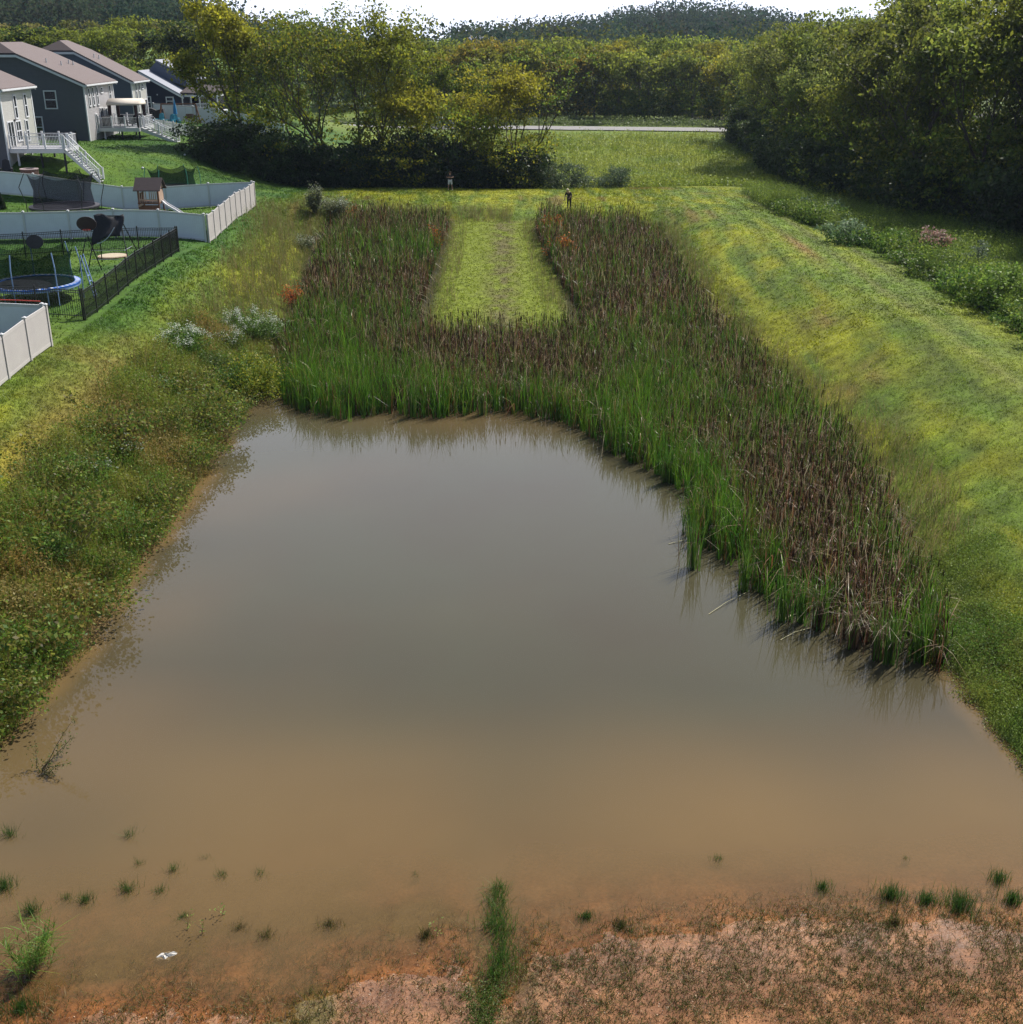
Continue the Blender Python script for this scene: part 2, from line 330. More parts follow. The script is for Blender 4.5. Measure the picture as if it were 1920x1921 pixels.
def blades(base, h, w, col, tip=None, lean=.15, bend=.3, segs=3, kink=None, az=None):
    n = len(base); az = rng.uniform(0, 2*np.pi, n) if az is None else az
    d = np.stack([np.cos(az), np.sin(az)], 1); fa = rng.uniform(0, np.pi, n); sx = np.cos(fa); sy = np.sin(fa)
    ln = np.abs(rng.normal(0, 1, n))*lean; bd = np.abs(rng.normal(0, 1, n))*bend
    vs = np.zeros((n, segs+1, 2, 3)); cs = np.zeros((n, segs+1, 2, 3)); tip = col if tip is None else tip
    for k in range(segs+1):
        t = k/segs; out = h*(ln*t+bd*t**3); up = h*(t-.35*bd*t**3)
        if kink is not None and t > .7:
            q = (t-.7)/.3; out = out+kink*h*.3*q; up = up-kink*h*.42*q
        c = base+np.stack([d[:, 0]*out, d[:, 1]*out, up], 1); ww = w*.5*(1-.93*t**1.5)
        for j, sg in ((0, -1), (1, 1)):
            vs[:, k, j, 0] = c[:, 0]+sg*sx*ww; vs[:, k, j, 1] = c[:, 1]+sg*sy*ww; vs[:, k, j, 2] = c[:, 2]
            cs[:, k, j] = col*(1-t**3)+tip*t**3
    b = np.arange(n)*(segs+1)*2
    f = np.concatenate([np.stack([b+2*k, b+2*k+1, b+2*k+3, b+2*k+2], 1) for k in range(segs)])
    return vs.reshape(-1, 3), f, cs.reshape(-1, 3)
def cards(c, s, col, up=.0, asp=.55):
    """leaf shaped quads around centres c"""
    n = len(c); a = rng.normal(size=(n, 3)); a[:, 2] += up; a /= np.linalg.norm(a, axis=1)[:, None]
    b = np.cross(a, rng.normal(size=(n, 3))); b /= np.linalg.norm(b, axis=1)[:, None]; s = (np.ones(n)*s)[:, None]
    e = np.cross(a, b)
    v = np.stack([c-b*s*.5, c+e*s*.5*asp, c+b*s*.5, c-e*s*.5*asp], 1)
    f = np.arange(n*4).reshape(n, 4)
    return v.reshape(-1, 3), f, np.repeat(col, 4, 0)
def merge(*L):
    V = []; Fc = []; C = []; o = 0
    for v, f, c in L:
        V.append(v); Fc.append(f+o); C.append(c); o += len(v)
    return np.concatenate(V), np.concatenate(Fc), np.concatenate(C)
def pal(n, cols, p=None, var=.22):
    cols = np.array(cols, float); i = rng.choice(len(cols), n, p=p)
    return cols[i]*rng.uniform(1-var, 1+var, (n, 1))
def tubes(segs, n=5):
    """segs: list of (p0,p1,r0,r1)"""
    P0 = np.array([s[0] for s in segs]); P1 = np.array([s[1] for s in segs]); r0 = np.array([s[2] for s in segs]); r1 = np.array([s[3] for s in segs])
    d = P1-P0; d /= np.linalg.norm(d, axis=1)[:, None]+1e-9
    u = np.cross(d, np.array([.31, .17, .93])); u /= np.linalg.norm(u, axis=1)[:, None]+1e-9; t = np.cross(d, u)
    a = np.arange(n)*2*np.pi/n; ring = lambda P, r: P[:, None]+(u[:, None]*np.cos(a)[None, :, None]+t[:, None]*np.sin(a)[None, :, None])*r[:, None, None]
    v = np.concatenate([ring(P0, r0), ring(P1, r1)], 1).reshape(-1, 3); b = np.arange(len(segs))[:, None]*2*n
    f = np.concatenate([b+np.array([i, (i+1) % n, n+(i+1) % n, n+i]) for i in range(n)])
    return v, f

# ------------------------------------------------------------ zone colours of the ground
REEDS = None
def world_poly(L): return np.array(L, float)
REED = world_poly([(-10.9,54.9),(-9.5,54.0),(-7.5,52.9),(-6.2,54.3),(-3.6,53.3),(-1,54.6),(1,53.4),(2.4,52.6),(3.4,51.2),(4.3,48.4),(5.6,46.4),(6.6,44.6),(7.2,42.2),(6.3,40.2),(6.4,38.4),(7.6,36.4),(8.2,34.0),(9.4,33.2),(10.0,31.6),(11.2,30.4),(12.4,29.4),(13.0,30.8),(13.6,36),(14.6,42),(14.9,48),(14.3,56),(13.3,64),(12.4,72),(12.2,82),(12.0,92),(10.5,101),(2.5,102),(1.9,98),(2.4,88),(3.2,80),(4.3,72),(4.2,68.5),(2,67.2),(-2,67),(-5.2,67.8),(-5.9,73),(-5.6,84),(-5.2,101),(-13.5,102.5),(-15,93),(-14.2,84),(-13.6,75),(-13.3,67),(-12.6,60)])
def zone(x, y):
    """ground albedo (n,3)"""
    x = np.asarray(x, float); y = np.asarray(y, float); n = len(x)
    s = sdist(x, y, TOE); big = fbm(x, y, 9, 31); med = fbm(x, y, 2.5, 33); sm = vn(x, y, .5, 35); st = fbm(x*6, y*.5, 5, 37)
    yg = np.array([.195, .205, .009]); ol = np.array([.075, .125, .012]); br = np.array([.15, .10, .022]); gr = np.array([.036, .10, .009])
    def mixc(a, b, t): t = np.clip(t, 0, 1)[:, None]; return a*(1-t)+b*t
    lawn = mixc(np.tile(yg, (n, 1)), ol, ss(.40, .64, .2*big+.35*med+.45*st+.03)*.9)
    lawn = mixc(lawn, br, ss(.56, .74, fbm(x, y, 5, 41)*.6+st*.4)*.75)
    # greener band and worn track along the crest of the right bank
    lawn = mixc(lawn, np.array([.085, .135, .014]), ss(18, 21, x)*ss(130, 100, y)*.6*(.5+st))
    lawn = lawn*(.72+.6*vn(x, y, .55, 39)[:, None])
    lawn = lawn*(1+.22*np.sin((x-.03*np.sin(y/7)*8)*3.3)*ss(13, 17, x)*(st+.3))[:, None]
    trk = np.exp(-((x-22.2-.4*np.sin(y/13))/.28)**2)+np.exp(-((x-24.0-.4*np.sin(y/13))/.28)**2)
    lawn = mixc(lawn, np.array([.17, .16, .06]), trk*.38*(y < 112))
    lawn = mixc(lawn, np.array([.23, .13, .05]), np.exp(-((x-20.5)/.5)**2-((y-84)/5)**2)*.8)
    lawn = mixc(lawn, np.array([.19, .11, .03]), ss(7.5, 3.4, s)*ss(66, 45, y)*ss(0, -5, x)*ss(.3, .5, med)*.75)
    # house lots
    yard = mixc(np.tile(gr*.85, (n, 1)), np.array([.075, .135, .010]), ss(.4, .7, big*.5+med*.5)*.9)
    ydm = ss(-17.5, -20.5, x+1.2*(med-.5))*ss(46, 60, y)*ss(136, 118, y)
    ydm = np.maximum(ydm, ss(-21, -24, x)*ss(30, 45, y)*ss(215, 190, y))
    c = mixc(lawn, yard, ydm)
    # meadow beyond the bank
    mead = mixc(np.tile(np.array([.17, .21, .02]), (n, 1)), np.array([.09, .14, .02]), ss(.45, .65, med*.6+big*.4))
    c = mixc(c, mead, ss(121, 126, y)*ss(-24, -20, x))
    vergec = mixc(np.tile(np.array([.10, .17, .02]), (n, 1)), np.array([.13, .15, .03]), med)
    c = mixc(c, vergec, ss(185, 195, y))
    # weeds strip and wood floor on the right
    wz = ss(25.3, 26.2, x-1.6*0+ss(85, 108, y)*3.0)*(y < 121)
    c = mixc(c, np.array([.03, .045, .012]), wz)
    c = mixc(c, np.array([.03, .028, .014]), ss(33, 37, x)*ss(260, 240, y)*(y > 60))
    # basin: damp soil under reeds, grass strip, mud
    strip = ss(67, 69, y)*ss(-5.5, -4.5, x)*ss(3.9, 2.8, x)
    stc = mixc(np.tile(np.array([.135, .17, .010]), (n, 1)), np.array([.10, .085, .03]), np.exp(-((x+.6)/1.1)**2)*ss(.25, .6, med*.5+sm*.5)*.9)
    ins = ss(.1, -.3, s)
    soil = mixc(np.tile(np.array([.05, .045, .022]), (n, 1)), stc, np.maximum(strip, ss(102, 104, y)))
    mud = mixc(np.tile(np.array([.27, .128, .058]), (n, 1)), np.array([.165, .075, .035]), ss(.38, .62, fbm(x, y, .9, 36)*.6+fbm(x, y, .25, 38)*.4))
    alg = mixc(mud, np.array([.10, .085, .02]), ss(.46, .62, fbm(x, y, 1.3, 51))*ss(1.5, -1, x)*.8)
    soil = mixc(soil, mixc(alg, np.array([.05, .035, .02]), ss(-1.6, -.5, s)*ss(19, 21, y)), ss(60, 54, y))
    c = mixc(c, soil, ins)
    fz = ss(255, 285, y)
    c = mixc(c, np.array([.05, .075, .02]), fz)
    fld = ss(-55, -70, x)*ss(-190, -170, x)*ss(290, 300, y)*ss(345, 335, y)
    c = mixc(c, np.array([.14, .24, .05]), fld)
    return c

def gaxis(segs):
    out = [segs[0][0]]
    for a, b, st in segs:
        n = max(1, int(round((b-a)/st))); out += list(np.linspace(a, b, n+1)[1:])
    return np.array(out)
def make_ground():
    xs = gaxis([(-1200, -300, 60), (-300, -110, 12), (-110, -46, 2.2), (-46, -20, .8), (-20, -11, .32), (-11, 11, .1), (11, 17, .32), (17, 46, .7), (46, 110, 3), (110, 300, 12), (300, 1200, 60)])
    ys = gaxis([(-45, 11, 3), (11, 15, .3), (15, 20, .09), (20, 64, .32), (64, 112, .6), (112, 150, 1.), (150, 270, 2.5), (270, 900, 12), (900, 1400, 50)])
    X, Y = np.meshgrid(xs, ys); x = X.ravel(); y = Y.ravel(); z = H(x, y)
    nx, ny = len(xs), len(ys); i = (np.arange(ny-1)[:, None]*nx+np.arange(nx-1)[None, :]).ravel()
    f = np.stack([i, i+1, i+nx+1, i+nx], 1); c = zone(x, y)
    me = npmesh('ground', np.stack([x, y, z], 1), f, c, True)
    a = me.attributes.new('wet', 'FLOAT', 'POINT')
    wet = ss(.22, .0, z)*ss(60, 50, y)*ss(0.2, -.2, sdist(x, y, TOE)); a.data.foreach_set('value', wet.astype(np.float32))
    m, n, out = newmat('ground cover')
    at = N(n, 'Attribute'); at.attribute_name = 'Col'; tc = N(n, 'TexCoord')
    nz = N(n, 'TexNoise', Scale=1.6, Detail=9, Roughness=.72); n.links.new(tc.outputs['Object'], nz.inputs['Vector'])
    nz2 = N(n, 'TexNoise', Scale=11., Detail=6, Roughness=.7); n.links.new(tc.outputs['Object'], nz2.inputs['Vector'])
    ad = N(n, 'Math', operation='MULTIPLY'); n.links.new(nz.outputs['Fac'], ad.inputs[0]); n.links.new(nz2.outputs['Fac'], ad.inputs[1])
    r = N(n, 'MapRange'); r.inputs['From Min'].default_value = .12; r.inputs['From Max'].default_value = .40; r.inputs['To Min'].default_value = .45; r.inputs['To Max'].default_value = 1.5
    n.links.new(ad.outputs[0], r.inputs['Value'])
    mu = N(n, 'VectorMath', operation='SCALE'); n.links.new(at.outputs['Color'], mu.inputs[0]); n.links.new(r.outputs['Result'], mu.inputs['Scale'])
    p = N(n, 'BsdfPrincipled', Roughness=.9); p.inputs['Specular IOR Level'].default_value = .25
    n.links.new(mu.outputs[0], p.inputs['Base Color'])
    w = N(n, 'Attribute'); w.attribute_name = 'wet'; rr = N(n, 'MapRange'); rr.inputs['To Min'].default_value = .92; rr.inputs['To Max'].default_value = .3
    n.links.new(w.outputs['Fac'], rr.inputs['Value']); n.links.new(rr.outputs['Result'], p.inputs['Roughness'])
    b = N(n, 'Bump', Strength=.9, Distance=.05); n.links.new(ad.outputs[0], b.inputs['Height']); n.links.new(b.outputs['Normal'], p.inputs['Normal'])
    n.links.new(p.outputs[0], out.inputs['Surface']); me.materials.append(m)
    tag(link('ground', me), 'grassy ground with banks around the basin, house lots and hills', 'ground', kind='structure')
make_ground()

def make_water():
    xs = gaxis([(-16, -11, .3), (-11, 12, .12), (12, 16, .3)]); ys = gaxis([(8, 15, .3), (15, 22, .1), (22, 72, .3)]); X, Y = np.meshgrid(xs, ys); x = X.ravel(); y = Y.ravel()
    nx, ny = len(xs), len(ys); i = (np.arange(ny-1)[:, None]*nx+np.arange(nx-1)[None, :]).ravel()
    f = np.stack([i, i+1, i+nx+1, i+nx], 1); dep = np.maximum(0, -H(x, y))
    f = f[(dep[f].max(1) > 0) | (np.abs(H(x[f[:, 0]], y[f[:, 0]])) < .15)]
    me = npmesh('water', np.stack([x, y, np.zeros_like(x)], 1), f, None, True)
    dd_ = me.attributes.new('deep', 'FLOAT', 'POINT'); dd_.data.foreach_set('value', ss(.1, 1.0, dep+.9*(fbm(x, y, 11, 62, 3)-.5)).astype(np.float32))
    a = me.attributes.new('turbid', 'FLOAT', 'POINT')
    k = 6.5+4*(fbm(x, y, 4, 61)-.5); a.data.foreach_set('value', (1-np.exp(-k*dep)).astype(np.float32))
    m, n, out = newmat('muddy pond water')
    tc = N(n, 'TexCoord')
    mp = N(n, 'Mapping'); mp.inputs['Scale'].default_value = (1, .8, 1); n.links.new(tc.outputs['Object'], mp.inputs['Vector'])
    nz = N(n, 'TexNoise', Scale=.11, Detail=4, Roughness=.5); n.links.new(mp.outputs['Vector'], nz.inputs['Vector'])
    r = N(n, 'MapRange'); r.inputs['From Min'].default_value = .38; r.inputs['From Max'].default_value = .62; n.links.new(nz.outputs['Fac'], r.inputs['Value'])
    mc = N(n, 'Mix', data_type='RGBA'); mc.inputs['A'].default_value = (.058, .054, .031, 1); mc.inputs['B'].default_value = (.056, .047, .027, 1)
    n.links.new(r.outputs['Result'], mc.inputs['Factor'])
    ad_ = N(n, 'Attribute'); ad_.attribute_name = 'deep'; m2 = N(n, 'Mix', data_type='RGBA'); m2.inputs['A'].default_value = (.155, .100, .042, 1)
    n.links.new(ad_.outputs['Fac'], m2.inputs['Factor']); n.links.new(mc.outputs['Result'], m2.inputs['B']); mc = m2
    df = N(n, 'BsdfDiffuse'); n.links.new(mc.outputs['Result'], df.inputs['Color'])
    tr = N(n, 'BsdfTransparent'); tr.inputs['Color'].default_value = (.95, .86, .70, 1)
    at = N(n, 'Attribute'); at.attribute_name = 'turbid'
    s1 = N(n, 'MixShader'); n.links.new(at.outputs['Fac'], s1.inputs[0]); n.links.new(tr.outputs[0], s1.inputs[1]); n.links.new(df.outputs[0], s1.inputs[2])
    rp = N(n, 'TexNoise', Scale=2.2, Detail=3); n.links.new(mp.outputs['Vector'], rp.inputs['Vector'])
    bp = N(n, 'Bump', Strength=.022, Distance=.05); n.links.new(rp.outputs['Fac'], bp.inputs['Height'])
    fr = N(n, 'Fresnel', IOR=1.333); n.links.new(bp.outputs['Normal'], fr.inputs['Normal'])
    gl = N(n, 'BsdfGlossy', Roughness=.008); n.links.new(bp.outputs['Normal'], gl.inputs['Normal'])
    s2 = N(n, 'MixShader'); n.links.new(fr.outputs[0], s2.inputs[0]); n.links.new(s1.outputs[0], s2.inputs[1]); n.links.new(gl.outputs[0], s2.inputs[2])
    n.links.new(s2.outputs[0], out.inputs['Surface']); me.materials.append(m)
    tag(link('water', me), 'muddy brown pond water, still and reflecting the pale sky', 'water', kind='structure')
make_water()

# road beyond the meadow
def road_y(x): return lin(x, [-120, -38, 38.6, 120], [232, 221.5, 211.9, 203])
def make_road():
    xs = np.arange(-110, 110, 2.5); V = []; Fc = []
    for x in xs:
        y = road_y(x)
        for dy, dz in ((-3.6, .10), (-3.4, .16), (3.4, .16), (3.6, .1)): V.append((x, y+dy, max(Hs(x, y+dy), Hs(x, y))+dz))
    for i in range(len(xs)-1):
        for k in range(3): Fc.append((4*i+k, 4*i+4+k, 4*i+5+k, 4*i+1+k))
    me = npmesh('road', np.array(V), np.array(Fc)); o = link('road', me, M_asph); tag(o, 'pale sunlit two lane road crossing behind the meadow', 'road', kind='structure')
    ml = MB()
    for i in range(len(xs)-1):
        for dy in (-3.1, 3.1):
            a = (xs[i], road_y(xs[i])+dy, V[4*i+1][2]+.004); b = (xs[i+1], road_y(xs[i+1])+dy, V[4*i+5][2]+.004)
            ml.poly([a, b, (b[0], b[1]+.12, b[2]), (a[0], a[1]+.12, a[2])], [(0, 1, 2, 3)])
    mo = ml.build('edge_line', mat('white road paint', (.7, .7, .7), None, 5, .7), o)
make_road()

# ------------------------------------------------------------ reeds, grass, weeds (uncountable cover)
def inpoly(n, P, dens=None, box=None):
    lo = P.min(0); hi = P.max(0); out = []
    while sum(len(o) for o in out) < n:
        q = rng.uniform(lo, hi, (n*2, 2)); k = sdist(q[:, 0], q[:, 1], P) < 0
        if dens is not None: k &= rng.uniform(size=len(q)) < dens(q[:, 0], q[:, 1])
        out.append(q[k])
    return np.concatenate(out)[:n]
def blob(x, y, cx, cy, rx, ry): return np.exp(-((x-cx)/rx)**2-((y-cy)/ry)**2)
def dead(x, y):
    b = .45+.35*ss(60, 72, y)-.3*blob(x, y, -9, 84, 3, 10)-.5*ss(-2.6, -.9, sdist(x, y, REED))*(y < 60)*(x < 10.5)-.55*blob(x, y, -11, 70, 4, 8)-.4*blob(x, y, -8, 88, 7, 5)+.5*blob(x, y, -10, 79, 4, 5)
    b = b+.75*blob(x, y, 11, 42, 3, 5)+.7*blob(x, y, 10.5, 34, 2.0, 3)+.55*blob(x, y, 0, 61, 6, 4)-.5*blob(x, y, 7, 57, 3.5, 6)-.5*blob(x, y, 7, 40, 1.2, 5)
    b = b+.3*blob(x, y, 11, 56, 2, 5)-.5*blob(x, y, -9, 57.5, 3.5, 3)
    return np.clip(b+.9*(fbm(x, y, 3.2, 71)-.5)+.25*(vn(x, y, .8, 73)-.5), .04, .97)
def make_reeds():
    parts = []
    for (n, cond, wid, nb) in ((9500, lambda x, y: (y < 66)*1., .042, 5), (9500, lambda x, y: (y >= 66)*1., .058, 4)):
        q = inpoly(n, REED, lambda x, y, c=cond: c(x, y)*np.clip(.35+1.3*fbm(x, y, 1.6, 77)*np.where(sdist(x, y, REED) > -.6, .8, 1.), 0, 1))
        z = np.maximum(H(q[:, 0], q[:, 1]), -.35); dd = dead(q[:, 0], q[:, 1]); hh = rng.normal(2.15, .22, n)*(.85+.35*fbm(q[:, 0], q[:, 1], 4, 79))
        hh *= 1-.25*ss(-.8, 0, sdist(q[:, 0], q[:, 1], REED))
        isd = rng.uniform(size=n) < dd; hh *= np.where(rng.uniform(size=n) < .12, 1.15, 1.)
        pg = pal(n, [(.026, .09, .006), (.04, .14, .009), (.085, .20, .012), (.015, .042, .005), (.11, .13, .015)], (.3, .25, .2, .17, .08), .35); pd_ = pal(n, [(.042, .016, .008), (.11, .036, .017), (.022, .011, .006), (.17, .062, .026), (.28, .18, .09)], (.3, .28, .25, .13, .04), .3)
        for b in range(nb):
            off = rng.normal(0, .055, (n, 2)); base = np.stack([q[:, 0]+off[:, 0], q[:, 1]+off[:, 1], z-.02], 1)
            g = pg*rng.uniform(.7, 1.35, (n, 1)); d = pd_*rng.uniform(.7, 1.35, (n, 1))
            tn = pal(n, [(.55, .40, .22), (.30, .17, .09), (.72, .58, .38)])
            bd = isd & (rng.uniform(size=n) < .8) | (rng.uniform(size=n) < .12)
            c = np.where(bd[:, None], d, g); tp = np.where(bd[:, None], np.where((rng.uniform(size=n) < .5)[:, None], tn, d), g*1.35+np.array([.03, .02, 0]))
            kk = np.where(bd, rng.uniform(0, 2.2, n)*(rng.uniform(size=n) < .7), rng.uniform(0, .8, n)*(rng.uniform(size=n) < .2))
            parts.append(blades(base, hh*rng.uniform(.72, 1.08, n), wid*rng.uniform(.7, 1.3, n), c, tp, .09, .14, 5, kk))
        # stalks with seed heads
        m = isd & (rng.uniform(size=n) < .55); qq = q[m]; zz = z[m]; hq = hh[m]*rng.uniform(.85, 1.05, m.sum()); k = len(qq)
        off = rng.normal(0, .06, (k, 2)); x = qq[:, 0]+off[:, 0]; y = qq[:, 1]+off[:, 1]
        top = np.stack([x, y, zz+hq], 1); segs = [(np.array([a[0], a[1], a[2]-.21]), a, .022, .018) for a in top]
        v, f = tubes(segs, 4); parts.append((v, f, np.tile([.045, .022, .014], (len(v), 1))))
        v, f = tubes([(np.array([a[0], a[1], a[2]-h]), a, .006, .005) for a, h in zip(top, hq)], 3)
        v2, f2 = tubes([(np.array([a[0], a[1], a[2]-h]), np.array([a[0], a[1], a[2]+.12]), .006, .004) for a, h in zip(top, hq)], 4)
        parts.append((v2, f2, np.tile([.12, .09, .04], (len(v2), 1))))
    # bent and fallen dead leaves on the water edge
    v, f, c = merge(*parts)
    tag(link('cattail_reeds', npmesh('cattail_reeds', v, f, c), M_reed), 'dense green and brown cattails around the far end and right side of the pond', 'cattails', kind='stuff')
make_reeds()

CLUMPS = [(1300,1065,.35,.2),(1398,1108,.3,.1),(1470,1165,.35,.15),(1503,1168,.28,.1),(1535,1180,.25,.6),(1600,1215,.32,.9),(1645,1235,.3,.5),(1668,1246,.25,.1),(1722,1240,.32,.1),(1745,1205,.28,.1),(1250,905,.35,.1),(905,778,.4,.3),(690,768,.35,.05),(775,782,.3,.05)]
CLAB = ['green cattail clump at the left tip of the right reed bed','green cattail clump by a gap left of the brown reed edge','tall green cattail clump in open water with long reflection','narrow green cattail clump beside the tallest water clump','thin part brown cattail clump between two green ones','dark brown dead cattail clump standing furthest out in the water','mixed brown and green cattail clump right of the dark dead one','small slim green cattail clump at the front edge of the reeds','bright green cattail clump nearest the right bank corner','slim green cattails touching the weedy right bank','green cattail clump where the reed bed turns the corner','cattail clump at the centre of the far reed front','green cattail clump on the left part of the far reed front','green cattail clump beside the dark gap in the far reed front']
def clumps():
    for (px, py, r, dd), lab in zip(CLUMPS, CLAB):
        x0, y0 = PZ(px, py, 0); n = 55; zb = min(0, Hs(x0, y0))
        parts = []; rr = np.abs(rng.normal(0, r*.5, n)); aa = rng.uniform(0, 6.28, n)
        base = np.stack([rr*np.cos(aa), rr*np.sin(aa), np.full(n, -.05)], 1)
        isd = rng.uniform(size=n) < dd; g = pal(n, [(.035, .095, .010), (.05, .13, .014), (.09, .17, .018)]); d = pal(n, [(.06, .036, .02), (.11, .06, .035), (.045, .027, .018)])
        c = np.where(isd[:, None], d, g); parts.append(blades(base, rng.uniform(1.3, 2.25, n), .032*np.ones(n), c, np.where(isd[:, None], np.array([.38, .30, .2]), c*1.3), .09, .12, 5, np.where(isd, 1., 0)))
        v, f, c = merge(*parts); o = link('cattail_clump', npmesh('cattail_clump', v, f, c), M_reed); o.location = (x0, y0, 0)
        tag(o, lab, 'cattails', 'cattail clumps standing at the water edge')
clumps()

def lawn():
    parts = []
    # tufts of mown grass over banks and strip; density falls with distance from the pond's near end
    for (n, y0, y1, h, w, nb) in ((60000, 24, 62, .10, .026, 4), (52000, 62, 122, .13, .055, 3)):
        x = rng.uniform(-24, 27, n*3); y = y0+(y1-y0)*rng.uniform(0, 1, n*3)**1.25; s = sdist(x, y, TOE)
        strip = (y > 67.5) & (x > -5.2) & (x < 3.4)
        k = ((s > .8) | strip) & (x > -21) & ((x < 25.6) | (y > 104)); x = x[k][:n]; y = y[k][:n]; m = len(x)
        z = H(x, y); c0 = zone(x, y); cl = fbm(x, y, .8, 91)
        for b in range(nb):
            bx = x+rng.normal(0, .05, m); by = y+rng.normal(0, .05, m)
            hk = np.where((x > 14.5) | (np.abs(x) < 5), .55, 1.); col = c0*(.55+1.3*cl[:, None])*rng.uniform(.55, 1.6, (m, 1))
            parts.append(blades(np.stack([bx, by, z-.01], 1), h*hk*rng.uniform(.5, 1.4, m)*(.6+.9*cl), w*rng.uniform(.7, 1.3, m), col, None, .5, .5, 2))
    n = 30000; x = rng.uniform(-46, -21.3, n); y = rng.uniform(50, 134, n); z = H(x, y); c0 = zone(x, y); cl = fbm(x, y, 1.2, 93)
    for b in range(2):
        parts.append(blades(np.stack([x+rng.normal(0, .1, n), y+rng.normal(0, .1, n), z-.01], 1), .10*rng.uniform(.5, 1.3, n), .07*np.ones(n), c0*(.6+1.1*cl[:, None])*rng.uniform(.6, 1.5, (n, 1)), None, .5, .5, 2))
    v, f, c = merge(*parts)
    tag(link('lawn_grass', npmesh('lawn_grass', v, f, c), M_grass), 'mown yellow green grass on the banks around the basin', 'grass', kind='stuff')
lawn()

def weedpatch(name, label, n, samp, hfun, pals, leaf, nl, asp=.5, spread=.16, grass=0, gh=.8, gpal=None):
    x, y = samp(n); n = len(x); z = H(x, y); h = hfun(x, y)*rng.uniform(.6, 1.25, n); parts = []
    ci = pals(x, y)
    for k in range(nl):
        t = rng.uniform(.15, 1, n)**.7; sp = spread*(.5+h)
        c = np.stack([x+rng.normal(0, 1, n)*sp, y+rng.normal(0, 1, n)*sp, z+h*t], 1)
        parts.append(cards(c, leaf*rng.uniform(.6, 1.35, n), ci*rng.uniform(.65, 1.35, (n, 1)), .8, asp))
    if grass:
        m = int(n*grass); i = rng.integers(0, n, m); b = np.stack([x[i]+rng.normal(0, .15, m), y[i]+rng.normal(0, .15, m), z[i]-.03], 1)
        parts.append(blades(b, gh*(.5+h[i])*rng.uniform(.6, 1.2, m), np.full(m, leaf*.22), pal(m, gpal), None, .15, .25, 3))
    v, f, c = merge(*parts)
    return tag(link(name, npmesh(name, v, f, c), M_weed), label, 'weeds', kind='stuff')
def mixn(x, y, cols, sc, s):
    t = np.clip((fbm(x, y, sc, s)-.25)*2, 0, .999); cols = np.array(cols); p = t*(len(cols)-1); i = p.astype(int); fr = (p-i)[:, None]
    return cols[i]*(1-fr)+cols[np.minimum(i+1, len(cols)-1)]*fr
def samp_box(x0, x1, y0, y1, keep):
    def fn(n):
        x = rng.uniform(x0, x1, n*5); y = rng.uniform(y0, y1, n*5); k = rng.uniform(size=n*5) < keep(x, y)
        return x[k][:n], y[k][:n]
    return fn
